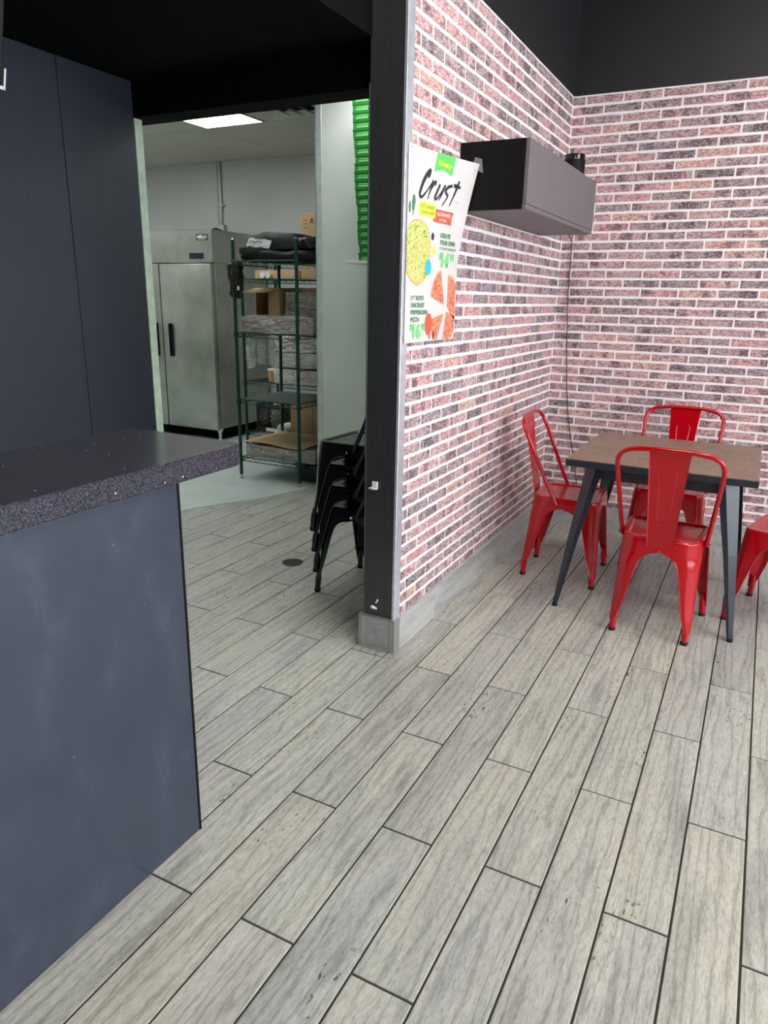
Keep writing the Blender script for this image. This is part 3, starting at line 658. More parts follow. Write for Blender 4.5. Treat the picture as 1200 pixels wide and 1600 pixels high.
# ------------------------------------------------------------------ metal cafe chair
def outline(hw_f, hw_r, hd, rf, rr, n_=6):
    P = []
    for cx_, cy_, r, a in ((hw_f-rf, hd-rf, rf, 0), (-hw_f+rf, hd-rf, rf, PI/2), (-hw_r+rr, -hd+rr, rr, PI), (hw_r-rr, -hd+rr, rr, 1.5*PI)):
        for k in range(n_+1): P.append((cx_+r*math.cos(a+PI/2*k/n_), cy_+r*math.sin(a+PI/2*k/n_)))
    return P
HWF, HWR, HD, RF, RR, SZ = 0.188, 0.172, 0.180, 0.045, 0.085, 0.475
ARM = [(0.452, 1.0), (0.418, 1.0), (0.412, 0.86), (0.402, 0.72), (0.385, 0.60), (0.36, 0.52), (0.32, 0.46), (0.27, 0.405), (0.22, 0.35), (0.17, 0.295), (0.13, 0.24), (0.095, 0.18), (0.07, 0.135), (0.055, 0.115)]
def leg_bm(sx, sy):
    tx = HWF if sy > 0 else HWR; ty = HD; fx = 0.222 if sy > 0 else 0.176; fy = 0.212
    R0 = RF if sy > 0 else RR; bm = new(); rs = []; edge_a = []; edge_b = []
    for z, f in ARM:
        t_ = 1-z/0.455; t_ = max(0, t_)
        cx_ = tx+(fx-tx)*t_+0.0015; cy_ = ty+(fy-ty)*t_+0.0015
        ax, ay = tx*f, ty*f
        if f < 0.999: ax = 0.172*f; ay = 0.172*f
        r = min(R0*(1-0.35*t_), min(ax, ay)*0.72); P = []
        dent = 0.0
        if 0.075 < z < 0.30: dent = 0.008*math.sin(PI*(z-0.075)/0.225)**0.6
        N1 = 4
        for k in range(N1): P.append((cx_-ax+(ax-r)*k/N1, cy_))
        for k in range(9):
            a = PI/2*(1-k/8); w = math.sin(PI*k/8)**2
            P.append((cx_-r+(r)*math.cos(a)-dent*w*.7, cy_-r+r*math.sin(a)-dent*w*.7))
        for k in range(1, N1+1): P.append((cx_, cy_-r-(ay-r)*k/N1))
        ring = [(sx*x, sy*y, z) for x, y in P]; rs.append(ring); edge_a.append(ring[0]); edge_b.append(ring[-1])
    rings(bm, rs, closed=False)
    # thickness
    bmesh.ops.recalc_face_normals(bm, faces=bm.faces)
    bmesh.ops.solidify(bm, geom=list(bm.faces), thickness=0.0022)
    # rolled bead on the arch edges
    tube(bm, edge_a[1:], 0.0032, 6); tube(bm, edge_b[1:], 0.0032, 6)
    # tubular shank
    zt = 0.10; t0 = 1-zt/.455
    px = lambda z: (tx+(fx-tx)*(1-z/.455)-0.015, ty+(fy-ty)*(1-z/.455)-0.015)
    tube(bm, [(sx*px(z)[0], sy*px(z)[1], z) for z in (0.012, 0.05, 0.075, 0.12)], [0.0145, 0.0155, 0.0165, 0.010], 12)
    cap = new(); tube(cap, [(sx*px(z)[0], sy*px(z)[1], z) for z in (0.0, 0.004, 0.016)], [0.0145, 0.0165, 0.0165], 12)
    return bm, cap
def make_chair(name, label, mat, group, rivet):
    t = thing(name, label, 'chair', (0, 0, 0), 0, group)
    bm = new(); rs = []
    for ins, z in ((0.0, SZ-0.036), (0.0, SZ-0.010), (0.0015, SZ-0.004), (0.006, SZ), (0.020, SZ), (0.025, SZ-0.003), (0.030, SZ-0.007), (0.07, SZ-0.009), (0.12, SZ-0.010)):
        rs.append([(x, y, z) for x, y in outline(HWF-ins, HWR-ins, HD-ins, max(.006, RF-ins*.6), max(.006, RR-ins*.8))])
    rings(bm, rs, True, False, True)
    rs = [[(x, y, z) for x, y in outline(HWF-.0022, HWR-.0022, HD-.0022, RF-.001, RR-.001)] for z in (SZ-0.036, SZ-0.014)]
    rings(bm, rs, True, False, True)
    obj('seat', bm, mat, t, smooth=30)
    for sx in (-1, 1):
        for sy in (-1, 1):
            b, cp = leg_bm(sx, sy); lg = obj('leg', b, mat, t, smooth=40); obj('rubber_foot', cp, 'rubber', lg, smooth=True)
    for s_ in (-1, 1):
        bm = new(); P = [(-s_*0.150, -0.150, 0.375), (s_*0.150, 0.150, 0.375)]; d = Vector((s_, 1, 0)).normalized(); nn = Vector((-d.y, d.x, 0))*0.011
        z_ = 0.0 if s_ > 0 else 0.004
        rings(bm, [[tuple(Vector(p)+nn+Vector((0, 0, z_))), tuple(Vector(p)-nn+Vector((0, 0, z_))), tuple(Vector(p)-nn+Vector((0, 0, z_+.0035))), tuple(Vector(p)+nn+Vector((0, 0, z_+.0035)))] for p in P])
        obj('cross_brace', bm, mat, t)
    half = [(0.187, -0.038, 0.440), (0.189, -0.055, 0.478), (0.197, -0.098, 0.56), (0.208, -0.153, 0.68), (0.217, -0.204, 0.79), (0.216, -0.228, 0.838), (0.198, -0.243, 0.870), (0.160, -0.253, 0.889), (0.09, -0.259, 0.898)]
    path = half+[(0, -0.261, 0.900)]+[(-x, y, z) for x, y, z in reversed(half)]
    bm = new(); tube(bm, spline(path, 5), 0.0108, 10); obj('back_hoop', bm, mat, t, smooth=True)
    # splat
    prof = [(-HD-0.004, 0.436, 0.058), (-HD-0.004, 0.470, 0.0585), (-HD-0.010, 0.500, 0.060), (-0.205, 0.58, 0.0645), (-0.228, 0.70, 0.072), (-0.247, 0.80, 0.079), (-0.260, 0.892, 0.086)]
    bm = new(); rs = []
    for y, z, w in prof: rs.append([(-w, y-.004, z), (-w+.003, y, z), (w-.003, y, z), (w, y-.004, z), (w, y-.0062, z), (w-.004, y-.0025, z), (-w+.004, y-.0025, z), (-w, y-.0062, z)])
    rings(bm, rs)
    def yz(z):
        for (y0, z0, w0), (y1, z1, w1) in zip(prof[:-1], prof[1:]):
            if z0 <= z <= z1: return y0+(y1-y0)*(z-z0)/(z1-z0)
        return prof[-1][0]
    sp = obj('splat', bm, mat, t, smooth=30)
    E_ = []
    for cx_, cz_, a0 in ((0.026, 0.785, 0), (-0.026, 0.785, PI/2), (-0.013, 0.575, PI), (0.013, 0.575, 1.5*PI)):
        for k in range(5):
            a = a0+PI/2*k/4; x = cx_+0.011*math.cos(a); z = cz_+0.011*math.sin(a); E_.append((x, yz(z)-.0012, z))
    bm = new(); tube(bm, E_+[E_[0]], 0.0026, 6); obj('embossed_ridge', bm, mat, sp, smooth=True)
    for x in (-0.036, 0.036):
        bm = new(); tube(bm, [(x, -HD-.004, 0.452), (x, -HD-.0095, 0.452), (x, -HD-.0105, .452)], [.0062, .0055, .002], 10); obj('rivet', bm, rivet, sp, smooth=True)
    for s_ in (-1, 1):
        bm = new(); tube(bm, [(s_*.187, -.041, .447), (s_*.2015, -.041, .447), (s_*.2025, -.041, .447)], [.0055, .005, .002], 10); obj('rivet', bm, rivet, t, smooth=True)
    return t
red = make_chair('cafe_chair', 'glossy red metal chair with its back to the viewer, in front of the table', 'red', 'red metal chairs around the square table', 'rivet')
red.location = (-0.288, 3.467, 0)
dup(red, (-0.847, 3.925, 0), -PI/2+0.04, 'glossy red metal chair side on, between the brick partition and the table')
dup(red, (-0.365, 4.392, 0), PI, 'glossy red metal chair behind the table, against the rear brick wall')
dup(red, (0.262, 3.822, 0), math.radians(75.2), 'red metal chair at the right edge of the photo, only seat and legs showing')
blk = make_chair('cafe_chair', 'lowest black metal chair of the stack, standing on the floor', 'black_enamel', 'stack of black metal chairs behind the pillar', 'black_enamel')
blk.location = (-1.706, 3.155, 0); blk.rotation_euler = (0, 0, PI/2-.07)
for k, lab in enumerate(['second black metal chair from the bottom of the stack', 'third black metal chair from the bottom of the stack', 'topmost black metal chair of the stack, seat fully visible']):
    dup(blk, (-1.706-0.012*(k+1), 3.158+0.006*k, 0.110*(k+1)), PI/2-.05, lab)

# ------------------------------------------------------------------ table
TX, TY, TT = -0.352, 3.815, 0.775
t = thing('dining_table', 'square walnut-topped table on splayed black metal legs', 'table', (TX, TY, 0))
obj('tabletop', box(new(), -.417, .417, -.417, .417, TT-.004, TT, bev=.001), 'walnut', t)
obj('edge_band', box(new(), -.4185, .4185, -.4185, .4185, TT-.036, TT-.0042, bev=.002), 'table_black', t)
for a in ((-.30, .30, -.318, -.313), (-.30, .30, .313, .318), (-.318, -.313, -.30, .30), (.313, .318, -.30, .30)):
    obj('apron', box(new(), *a, TT-.105, TT-.037), 'table_black', t)
for sx in (-1, 1):
    for sy in (-1, 1):
        bm = new(); rs = []
        for z, c_, w in ((TT-.0365, .340, .090), (TT-.105, .350, .084), (0.40, .382, .058), (0.012, .422, .026)):
            th = .004
            P = [(c_-w, c_), (c_-.62*w, c_), (c_, c_-.50*w), (c_, c_-w), (c_-th, c_-w), (c_-th, c_-.53*w), (c_-.64*w, c_-th), (c_-w, c_-th)]
            rs.append([(sx*x, sy*(y-0.010), z) for x, y in P])
        rings(bm, rs); lg = obj('leg', bm, 'table_black', t)
        cp = new(); cyl(cp, (sx*.410, sy*.400), .014, 0, .016, 14); obj('foot_pad', cp, 'rubber', lg)

# ------------------------------------------------------------------ stainless fridge
FX1, FY = -4.985, 5.84; FX0 = -6.42
t = thing('upright_fridge', 'tall two-door stainless steel commercial fridge', 'fridge')
obj('body', box(new(), FX0, FX1-.001, FY+.05, 6.72, 0.13, 1.80, bev=.004), 'stainless', t)
obj('head_panel', box(new(), FX0, FX1, FY+.010, 6.72, 1.802, 2.112, bev=.004), 'stainless', t)
pl_ = obj('display', box(new(), -5.278, -5.098, FY+.004, FY+.012, 1.838, 1.894, bev=.002), 'lcd', t)
bd = obj('badge', box(new(), -5.175, -5.035, FY+.004, FY+.011, 2.012, 2.068), 'logo_black', t)
flat_text('NELLA', (-5.168, FY+.0035, 2.030), (1, 0, 0), (0, 0, 1), .126, .030, 'i_white', bd, 0.05, 0.3)
obj('badge_line', box(new(), -5.16, -5.05, FY+.0035, FY+.005, 2.019, 2.022), 'i_white', bd)
for a, b, hx in ((FX0+.004, -5.705, -5.80), (-5.690, -5.006, -5.60)):
    d = obj('door', box(new(), a, b, FY, FY+.048, 0.115, 1.792, bev=.006, seg=2), 'stainless', t, smooth=30)
    bm = new(); box(bm, hx, hx+.045, FY-.022, FY+.001, 0.86, 1.20, bev=.005); box(bm, hx+.012, hx+.022, FY-.03, FY-.02, .88, 1.18); obj('handle', bm, 'black_and_cab_shade', d)
obj('kick_space', box(new(), FX0+.02, FX1-.06, FY+.12, 6.70, 0.004, 0.128), 'black_void', t)
for x in (FX0+.06, FX1-.055):
    for y in (FY+.07, 6.66):
        bm = new(); lathe(bm, (x, y, 0), [(.02, 0), (.024, .01), (.016, .03), (.018, .07), (.035, .115), (.042, .132)], 12); obj('leg', bm, 'steel', t, smooth=True)
t = thing('smoke_detector', 'dark round object lying on top of the fridge', 'device')
bm = new(); lathe(bm, (-5.30, 6.30, 2.112), [(.075, 0), (.08, .01), (.07, .035), (.03, .05)], 20); obj('body', bm, 'black_and_cab_shade', t, smooth=True)
bm = new(); lathe(bm, (-5.30, 6.30, 2.162), [(.02, 0), (.02, .006), (.012, .008)], 14); obj('knob', bm, 'rubber', t)
t = thing('electrical_conduit', 'thin galvanised conduit with junction box on the kitchen rear wall', 'conduit')
bm = new(); tube(bm, spline([(-5.62, 6.785, KC), (-5.62, 6.785, 2.55), (-5.615, 6.785, 2.45), (-5.625, 6.785, 2.25)], 4), .014, 10); obj('pipe', bm, 'galv', t, smooth=True)
obj('junction_box', box(new(), -5.665, -5.565, 6.74, 6.80, 2.14, 2.25, bev=.004), 'galv', t)
obj('strap', box(new(), -5.655, -5.575, 6.768, 6.80, 2.44, 2.46), 'galv', t)
obj('flat_strip', box(new(), -5.70, -5.67, 6.79, 6.80, 2.10, KC), 'grey_wall', t)

# ------------------------------------------------------------------ wire racks
def post(bm, x, y, h):
    tube(bm, [(x, y, .035), (x, y, h)], .0145, 10)
def wire_rack(label, x0, x1, y0, y1, h, levels, deck_mats):
    t = thing('wire_rack', label, 'rack', (0, 0, 0))
    for x in (x0, x1):
        for y in (y0, y1):
            bm = new(); post(bm, x, y, h)
            for k in range(int(h/0.05)): cyl(bm, (x, y), .0155, .06+k*.05, .062+k*.05, 8)
            p = obj('post', bm, 'green_epoxy', t, smooth=True)
            bm = new(); lathe(bm, (x, y, 0), [(.018, 0), (.02, .008), (.006, .012), (.006, .036)], 12); obj('levelling_foot', bm, 'galv', p)
            bm = new(); lathe(bm, (x, y, h), [(.0155, -.004), (.0155, .004), (.008, .008)], 10); obj('end_cap', bm, 'galv', p)
    for z, dm in zip(levels, deck_mats):
        sh = new()
        for zz in (z, z-.030):
            for (a, b) in (((x0, y0), (x1, y0)), ((x1, y0), (x1, y1)), ((x1, y1), (x0, y1)), ((x0, y1), (x0, y0))): tube(sh, [(*a, zz), (*b, zz)], .0036, 6)
        for (a, b) in (((x0, y0), (x1, y0)), ((x1, y0), (x1, y1)), ((x1, y1), (x0, y1)), ((x0, y1), (x0, y0))):
            L_ = math.hypot(b[0]-a[0], b[1]-a[1]); n_ = int(L_/.032)
            P = [(a[0]+(b[0]-a[0])*k/n_, a[1]+(b[1]-a[1])*k/n_, z-(.030 if k % 2 else 0)) for k in range(n_+1)]
            tube(sh, P, .0026, 4)
        for x in (x0, x1):
            for y in (y0, y1): cyl(sh, (x, y), .021, z-.036, z+.004, 12, .019)
        s_ = obj('shelf', sh, 'green_epoxy', t)
        dk = new(); n_ = int((x1-x0)/.022)
        for k in range(1, n_): tube(dk, [(x0+(x1-x0)*k/n_, y0, z+.002), (x0+(x1-x0)*k/n_, y1, z+.002)], .0019, 4)
        for k in (1, 2, 3): tube(dk, [(x0, y0+(y1-y0)*k/4, z-.002), (x1, y0+(y1-y0)*k/4, z-.002)], .003, 4)
        d_ = obj('wire_deck', dk, dm, s_); d_['kind'] = 'stuff'
        if dm == 'mat_grey': obj('liner', box(new(), x0+.02, x1-.02, y0+.006, y1-.006, z+.004, z+.007, bev=.001), dm, s_)
    return t
R1 = (-3.80, -3.205, 4.705, 5.31)
wire_rack('green wire rack nearest the opening, holding bags and wrapped bundles', *R1, 1.91, [0.185, 0.672, 1.205, 1.755], ['green_epoxy', 'mat_grey', 'green_epoxy', 'green_epoxy'])
R2 = (-4.33, -3.10, 5.47, 5.99)
wire_rack('second green wire rack standing behind the first one', *R2, 1.80, [0.235, 0.715, 1.20, 1.64], ['green_epoxy']*4)

def soft(bm, x0, x1, y0, y1, z0, z1, n_=14, amp=0.02, fr=4.0, seed=0, rnd=0.25, sag=0.0):
    b = new(); bmesh.ops.create_cube(b, size=2.0); bmesh.ops.subdivide_edges(b, edges=b.edges, cuts=n_, use_grid_fill=True)
    c_ = Vector(((x0+x1)/2, (y0+y1)/2, (z0+z1)/2)); h = Vector(((x1-x0)/2, (y1-y0)/2, (z1-z0)/2))
    mp = {}
    for v in b.verts:
        p = v.co.copy(); s_ = p.normalized()*1.15; p = p.lerp(s_, rnd)
        q = Vector((p.x*h.x, p.y*h.y, p.z*h.z))+c_
        d = noise.noise_vector(q*fr+Vector((seed, 0, 0)))*amp+noise.noise_vector(q*fr*3+Vector((0, seed, 0)))*amp*.4
        q += d; q.z -= sag*(p.x*p.x)*h.z
        if q.z < z0: q.z = z0
        mp[v] = bm.verts.new(q)
    for f in b.faces: bm.faces.new([mp[v] for v in f.verts])
    b.free(); return bm
def wrapped(label, x0, x1, y0, y1, z0, z1, core='card_dark', seed=0, layers=1, amp=.012, cat='bundle', step=None):
    t = thing('wrapped_bundle', label, cat)
    for k in range(layers):
        a = z0+(z1-z0)*k/layers; b = z0+(z1-z0)*(k+1)/layers
        obj('carton', box(new(), x0+.015, x1-.015, y0+.015, y1-.015, a+.006, b-.008, bev=.003), core, t)
    bm = new(); soft(bm, x0, x1, y0, y1, z0, z1, 16, amp, 7.0, seed, .07)
    obj('plastic_film', bm, 'wrap', t, smooth=80); return t
# lowest shelf
wrapped('low plastic-wrapped bundle on the bottom shelf of the near rack', -3.785, -3.07, 4.735, 5.27, 0.192, 0.300, 'card_dark', 1)
bm = new(); g_ = []
for off in (0, .004):
    g_.append([[bm.verts.new((-3.78+.60*i/10, 4.725+.54*j/6, .319+off+.010*math.sin(i*.55)*(1-j/6)+.004*(i == 10)-(.006 if j == 0 else 0))) for j in range(7)] for i in range(11)])
for i in range(10):
    for j in range(6):
        for q in (0, 1): bm.faces.new((g_[q][i][j], g_[q][i+1][j], g_[q][i+1][j+1], g_[q][i][j+1]))
for i in range(10):
    for j in (0, 6): bm.faces.new((g_[0][i][j], g_[0][i+1][j], g_[1][i+1][j], g_[1][i][j]))
for j in range(6):
    for i in (0, 10): bm.faces.new((g_[0][i][j], g_[0][i][j+1], g_[1][i][j+1], g_[1][i][j]))
tag(obj('cardboard_sheet', bm, 'card'), 'loose flat cardboard sheet lying on the low wrapped bundle', 'cardboard')
t = thing('navy_bin', 'dark navy plastic bin on the floor under the near rack', 'bin')
bm = new(); rings(bm, [[(x*s_-3.24, y*s_+5.02, z) for x, y in outline(.13, .13, .16, .03, .03, 3)] for s_, z in ((.85, .004), (.97, .135), (1.04, .138), (1.04, .15), (.96, .15), (.84, .02))], True, True, True)
obj('tub', bm, 'navy_bin', t, smooth=30); obj('handle', box(new(), -3.28, -3.20, 4.84, 4.853, .105, .12, bev=.002), 'navy_bin', t)
t = thing('cardboard_box', 'upright slim plain cardboard box at the right on the lower shelf of the rear rack', 'box')
obj('carton', box(new(), -3.77, -3.28, 5.40, 5.485, .243, .640, bev=.003), 'card', t)
obj('seam', box(new(), -3.53, -3.527, 5.398, 5.401, .243, .640), 'card_dark', t)
# milk crates with jugs
def crate(label, x0):
    t = thing('milk_crate', label, 'crate'); w, d, h = .30, .30, .27; y0 = 5.50; z0 = .242
    bm = new()
    for (a, b) in (((x0, y0), (x0+w, y0)), ((x0+w, y0), (x0+w, y0+d)), ((x0+w, y0+d), (x0, y0+d)), ((x0, y0+d), (x0, y0))):
        dx, dy = (b[0]-a[0]), (b[1]-a[1])
        for zz, hh in ((z0, .05), (z0+h-.045, .045)):
            box(bm, min(a[0], b[0])-.004, max(a[0], b[0])+.004, min(a[1], b[1])-.004, max(a[1], b[1])+.004, zz, zz+hh)
        n_ = 9
        for k in range(-3, n_):
            for s_ in (1, -1):
                f0, f1 = k/n_, (k+3.6)/n_
                if s_ < 0: f0, f1 = f1, f0
                zA, zB = z0+.05, z0+h-.045
                def cl(fa, za, fb, zb):
                    out = []
                    for f, z, g, y in ((fa, za, fb, zb), (fb, zb, fa, za)):
                        if f < 0: tt_ = (0-f)/(g-f); f, z = 0, z+(y-z)*tt_
                        if f > 1: tt_ = (1-f)/(g-f); f, z = 1, z+(y-z)*tt_
                        out.append((f, z))
                    return out
                if max(f0, f1) <= 0 or min(f0, f1) >= 1: continue
                (fa, za), (fb, zb) = cl(f0, zA, f1, zB)
                if abs(za-zb) < .01: continue
                tube(bm, [(a[0]+dx*fa, a[1]+dy*fa, za), (a[0]+dx*fb, a[1]+dy*fb, zb)], .0035, 4)
    for x in (x0, x0+w):
        for y in (y0, y0+d): box(bm, x-.008, x+.008, y-.008, y+.008, z0, z0+h)
    obj('lattice', bm, 'crate', t); obj('base', box(new(), x0, x0+w, y0, y0+d, z0, z0+.008), 'crate', t)
    obj('label_strip', box(new(), x0+.10, x0+.24, y0-.007, y0-.0035, z0+.012, z0+.044), 'white_plastic', t)
    return t
crate('black lattice milk crate on the left of the lower shelf of the rear rack', -4.22)
crate('black lattice milk crate beside the upright cardboard box, mostly hidden', -3.895+.0)
def jug(label, x, y, z, s_=1.0):
    t = thing('plastic_jug', label, 'jug'); bm = new()
    lathe(bm, (x, y, z), [(.055*s_, 0), (.06*s_, .01), (.06*s_, .15*s_), (.045*s_, .20*s_), (.02*s_, .235*s_), (.02*s_, .25*s_)], 18); obj('bottle', bm, 'jug', t, smooth=True)
    bm = new(); lathe(bm, (x, y, z+.25*s_), [(.024*s_, 0), (.024*s_, .02*s_), (.02*s_, .023*s_)], 14); obj('cap', bm, 'white_plastic', t, smooth=True)
jug('pale jug standing inside the left milk crate', -4.05, 5.60, .255, 1.0); jug('cream jug deeper inside the left milk crate', -4.14, 5.72, .255, 1.1)
jug('pale jug standing in the right milk crate', -3.80, 5.62, .255, 1.05)
t = thing('plastic_wrap_roll', 'white roll lying end-on in front of the crates on the rear rack', 'roll')
bm = new(); tube(bm, [(-3.84, 5.36, .345), (-3.84, 5.48, .345)], .062, 24); obj('roll', bm, 'white_plastic', t, smooth=40)
bm = new(); tube(bm, [(-3.84, 5.355, .345), (-3.84, 5.362, .345)], .052, 24); obj('end_disc', bm, 'jug', t)
t.location = (0, 0.0, -0.0405)
lump('crumpled_film', (-3.93, 5.44, .262), (.06, .03, .020), 'wrap', None, 5, .6)
tag(bpy.data.objects['crumpled_film'], 'crumpled clear film beside the white roll', 'film')
# rear rack middle shelf stack
for k, (lab) in enumerate(['lowest wrapped carton of the stack on the rear rack', 'middle wrapped carton of the stack on the rear rack', 'top wrapped carton of the stack on the rear rack']):
    z = .722+.146*k; wrapped(lab, -3.985+.02*(k == 2), -3.30, 5.44, 5.90, z, z+.140, 'card_dark', 11+k*3, 1, .009)
t = thing('paper_tub', 'small tan paper tub beside the wrapped cartons on the rear rack', 'tub')
bm = new(); lathe(bm, (-4.085, 5.60, .720), [(.052, 0), (.062, .10)], 22); obj('cup', bm, 'tub', t, smooth=True)
bm = new(); lathe(bm, (-4.085, 5.60, .820), [(.066, 0), (.068, .004), (.068, .014), (.05, .016)], 22); obj('lid', bm, 'white_plastic', t, smooth=True)
# hanging clear bags from the near rack's third shelf
def hang(label, xc, z0, z1, w, seed):
    bm = new(); nu, nv = 14, 16; g_ = []
    for i in range(nu):
        row = []
        for j in range(nv):
            f = j/(nv-1); a = 2*PI*i/nu; ww = w*(0.35+.65*math.sin(min(1, f*1.5+.15)*PI/2))*(1 if f < .9 else .8)
            nz = noise.noise(Vector((math.cos(a)*1.3, math.sin(a)*1.3, f*4+seed)))
            row.append(bm.verts.new((xc+ww*math.cos(a)*(1+.35*nz), 4.80+.030*math.sin(a)*(1+.8*nz), z1+(z0-z1)*f+.01*nz)))
        g_.append(row)
    for i in range(nu):
        for j in range(nv-1): bm.faces.new((g_[i][j], g_[(i+1) % nu][j], g_[(i+1) % nu][j+1], g_[i][j+1]))
    bm.faces.new([g_[i][-1] for i in range(nu)])
    tag(obj('clear_plastic_bag', bm, 'wrap', smooth=80), label, 'bag', 'clear plastic bags hanging under the shelf')
hang('leftmost clear plastic bag hanging under the shelf of the near rack, its tail curling', -3.73, .925, 1.17, .040, 1)
hang('middle clear plastic bag hanging under the shelf of the near rack', -3.62, .965, 1.17, .042, 4)
hang('rightmost clear plastic bag hanging under the shelf, over the wrapped cartons', -3.52, .96, 1.17, .040, 8)
# near rack, shelf at 1.205
t = thing('cardboard_box', 'open cardboard box lying on its side at the left of the near rack, flap out', 'box')
x0, x1, y0, y1, z0, z1 = -3.77, -3.53, 4.935, 5.26, 1.212, 1.560
obj('back', box(new(), x0, x1, y1-.004, y1, z0, z1), 'card_in', t); obj('side', box(new(), x0, x0+.004, y0, y1-.004, z0, z1), 'card', t)
obj('side', box(new(), x1-.004, x1, y0, y1-.004, z0, z1), 'card', t); obj('top', box(new(), x0, x1, y0, y1-.004, z1-.004, z1), 'card', t); obj('bottom', box(new(), x0, x1, y0, y1-.004, z0, z0+.004), 'card', t)
def flap(p): 
    bm = new(); q = [Vector(a) for a in p]; nrm = (q[1]-q[0]).cross(q[2]-q[0]).normalized()*.004; rings(bm, [[tuple(a) for a in q], [tuple(a+nrm) for a in q]]); obj('flap', bm, 'card', t)
flap([(x0, y0, z1-.004), (x1, y0, z1-.004), (x1-.02, y0-.17, z1-.038), (x0-.01, y0-.17, z1-.038)])
flap([(x1-.004, y0, z0+.01), (x1-.004, y0, z1-.01), (x1-.10, y0-.015, z1-.03), (x1-.10, y0-.015, z0+.01)])
bm = new(); tube(bm, [(-3.62, 4.98, 1.40), (-3.56, 5.20, 1.40)], .055, 20); tag(obj('paper_roll', bm, 'tub', smooth=40), 'tan paper roll inside the open cardboard box', 'roll')
wrapped('large crumpled plastic-wrapped bundle bulging over the near rack shelf', -3.78, -3.07, 4.735, 4.895, 1.211, 1.345, 'card_dark', 21, 1, .028)
wrapped('tall plastic-wrapped block at the right on the near rack shelf', -3.47, -3.075, 4.92, 5.27, 1.212, 1.525, 'card_dark', 27, 3, .014)
t = thing('cardboard_box', 'brown cardboard box with dark stripes on the rear rack behind the wrapped block', 'box')
obj('carton', box(new(), -3.82, -3.20, 5.50, 5.92, 1.207, 1.570, bev=.003), 'card_dark', t)
for x in (-3.62, -3.36): obj('print_stripe', box(new(), x, x+.12, 5.4985, 5.5005, 1.525, 1.545), 'logo_red', t)
# rear rack top shelf
t = thing('cardboard_box', 'low tan carton on the top shelf of the rear rack', 'box'); obj('carton', box(new(), -4.20, -3.72, 5.50, 5.75, 1.646, 1.715, bev=.002), 'card', t); obj('tape_strip', box(new(), -4.2, -3.72, 5.60, 5.64, 1.715, 1.7165), 'tape', t)
for k, (x, lab) in enumerate(((-4.09, 'left white cup lying end-on before the tan carton'), (-4.03, 'right white cup lying end-on before the tan carton'))):
    t = thing('paper_cup', lab, 'cup', group='white cups on the rear rack'); bm = new(); tube(bm, [(x, 5.38, 1.674), (x, 5.385, 1.674), (x, 5.41, 1.672)], [.026, .0265, .020], 18); obj('cup', bm, 'white_plastic', t, smooth=40)
    bm = new(); tube(bm, [(x, 5.378, 1.674), (x, 5.381, 1.674)], .0275, 18); obj('lid', bm, 'shelf_white', t); t.location = (0, .083, 0)
t = thing('cardboard_box', 'tan cardboard carton with red and black print, standing high at the right', 'box')
obj('carton', box(new(), -3.70, -3.22, 5.50, 5.80, 1.646, 2.175, bev=.003), 'card', t)
for k in range(3):
    bm = new(); z = 1.985+k*.045; x = -3.515+.006*k; rings(bm, [[(x, yy_, z), (x+.07, yy_, z+.012), (x+.075, yy_, z+.042), (x+.005, yy_, z+.030)] for yy_ in (5.4985, 5.5005)])
    obj('print_stripe', bm, 'logo_red' if k == 1 else 'logo_black', t)
flat_text('BK', (-3.415, 5.498, 1.99), (1, 0, 0), (0, 0, 1), .16, .12, 'logo_black', t, .05)
P = [(-3.58+.022*math.cos(a), 5.498, 2.115+.022*math.sin(a)) for a in (PI/2, PI/2+2.094, PI/2+4.189, PI/2)]
bm = new(); tube(bm, P, .003, 5); obj('recycling_mark', bm, 'logo_black', t)
for k in range(3): obj('print_line', box(new(), -3.665, -3.63, 5.4985, 5.5005, 2.06+k*.03, 2.066+k*.03), 'card_dark', t)
# delivery bags on the near rack's top shelf
t = thing('delivery_bag', 'flattened black bag at the bottom of the pile on the near rack', 'bag')
bm = new(); soft(bm, -3.775, -3.07, 4.735, 5.25, 1.762, 1.832, 16, .014, 6, 31, .25); obj('body', bm, 'bag_black', t, smooth=80)
bm = new(); soft(bm, -3.775, -3.50, 4.73, 4.82, 1.80, 1.852, 8, .012, 8, 35, .3); obj('fold', bm, 'bag_black', t, smooth=80)
t = thing('delivery_bag', 'charcoal insulated bag with silver label, on top of the pile', 'bag')
bm = new(); soft(bm, -3.70, -3.23, 4.735, 5.16, 1.838, 1.962, 18, .018, 5, 41, .35, .3); obj('body', bm, 'bag', t, smooth=80)
bm = new(); g_ = []
for off in (0, .003):
    g_.append([[bm.verts.new((-3.655+.21*i/6+.02*j/4, 4.690+off+.012*j/4-.006*math.sin(i), 1.862+.058*j/4-.020*i/6+.004*math.sin(i*2))) for j in range(5)] for i in range(7)])
for i in range(6):
    for j in range(4):
        for q in (0, 1): bm.faces.new((g_[q][i][j], g_[q][i+1][j], g_[q][i+1][j+1], g_[q][i][j+1]))
obj('silver_label', bm, 'silver', t, smooth=True)
for p_ in ([(-3.62, 4.70, 1.888), (-3.59, 4.695, 1.898), (-3.56, 4.69, 1.885), (-3.53, 4.69, 1.893), (-3.50, 4.69, 1.880)],):
    bm = new(); tube(bm, spline([(x, y-.018, z) for x, y, z in p_], 3), .004, 5); obj('print_mark', bm, 'ink', t)
t = thing('delivery_bag', 'black insulated bag folded over at the right of the pile', 'bag')
bm = new(); soft(bm, -3.215, -3.06, 4.735, 5.15, 1.838, 1.925, 14, .014, 6, 51, .3); obj('body', bm, 'bag_black', t, smooth=80)
bm = new(); tube(bm, spline([(-3.18, 4.735, 1.86), (-3.16, 4.715, 1.90), (-3.12, 4.715, 1.885), (-3.09, 4.73, 1.84)], 4), .007, 6); obj('strap', bm, 'bag', t)
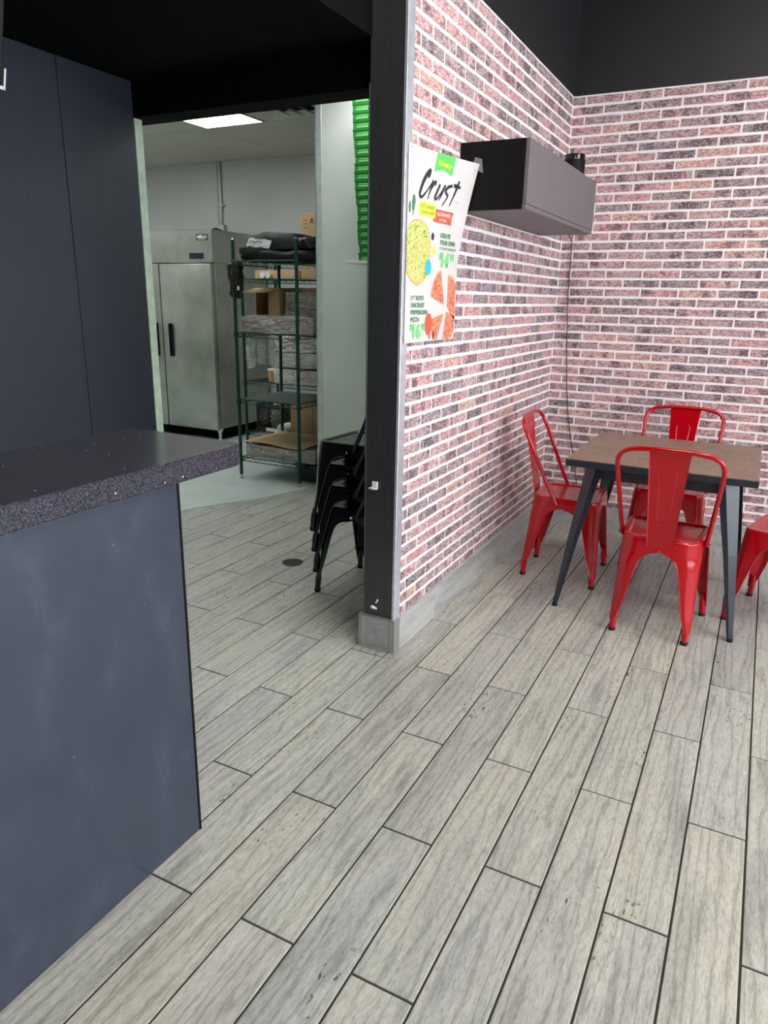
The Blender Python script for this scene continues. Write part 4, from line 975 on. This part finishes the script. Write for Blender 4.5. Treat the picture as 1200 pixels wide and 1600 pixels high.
t = thing('black_cloth', 'black cloth and strap hanging off the left post of the near rack', 'cloth')
bm = new(); soft(bm, -3.875, -3.822, 4.70, 4.86, 1.47, 1.765, 12, .030, 9, 61, .55); obj('drape', bm, 'bag_black', t, smooth=80)
bm = new(); soft(bm, -3.79, -3.72, 4.645, 4.685, 1.50, 1.745, 10, .020, 12, 66, .6); obj('drape', bm, 'bag_black', t, smooth=80)
obj('care_tag', box(new(), -3.722, -3.705, 4.645, 4.650, 1.535, 1.565), 'white_plastic', t)

# ------------------------------------------------------------------ shelf with green cartons
t = thing('wall_shelf', 'thin white shelf carrying the stack of green boxes', 'shelf')
obj('board', box(new(), -2.505, -1.45, 4.245, 4.555, 1.708, 1.726, bev=.002), 'shelf_white', t)
for x in (-2.35, -1.6):
    bm = new(); rings(bm, [[(x+a, 4.554, 1.707), (x+a, 4.554, 1.57), (x+a, 4.30, 1.707)] for a in (0, .004)]); obj('bracket', bm, 'shelf_white', t)
offs = [0, .004, -.006, -.010, -.012, -.008, -.014, -.020, -.026, -.030, -.036, -.034, -.030, -.036, -.040, -.046, -.046, -.048, -.050, -.052]
nums = ['bottom', 'second', 'third', 'fourth', 'fifth', 'sixth', 'seventh', 'eighth', 'ninth', 'tenth', 'eleventh', 'twelfth', 'thirteenth', 'fourteenth', 'fifteenth', 'sixteenth', 'seventeenth', 'eighteenth', 'nineteenth', 'twentieth']
pz = thing('pizza_box', 'flat green pizza box at the bottom of the stack, resting on the white shelf', 'box', (-2.418, 4.262, 1.7265), 0, 'stacked green pizza boxes')
BHT = .0475
bm = new(); rings(bm, [[(0, 0, z), (.29, 0, z), (.29, .285, z), (0, .285, z)] for z in (0, BHT-.012)]); obj('tray', bm, 'box_green', pz)
bm = new(); rings(bm, [[(-.002, -.003, z), (.292, -.003, z), (.292, .287, z), (-.002, .287, z)] for z in (BHT-.0115, BHT-.001)]); obj('lid', bm, 'box_edge', pz)
bm = new(); random.seed(3); x = .025
while x < .26:
    w = random.uniform(.007, .014); 
    if random.random() < .84: box(bm, x, x+w-.0025, -.0008, .0002, .007, .016)
    x += w
x = .03
while x < .12:
    w = random.uniform(.005, .009); box(bm, x, x+w-.002, -.0008, .0002, .021, .026); x += w
pr_ = obj('print', bm, 'box_print', pz); pr_['kind'] = 'stuff'
for k in range(1, 20):
    dup(pz, (-2.418+offs[k]*1.0, 4.262+random.uniform(-.003, .003), 1.7265+k*(BHT+.0006)), random.uniform(-.012, .012),
        'flat green pizza box, %s from the bottom of the stack' % nums[k] if k < 19 else 'flat green pizza box on top of the stack, cut by the opening head')
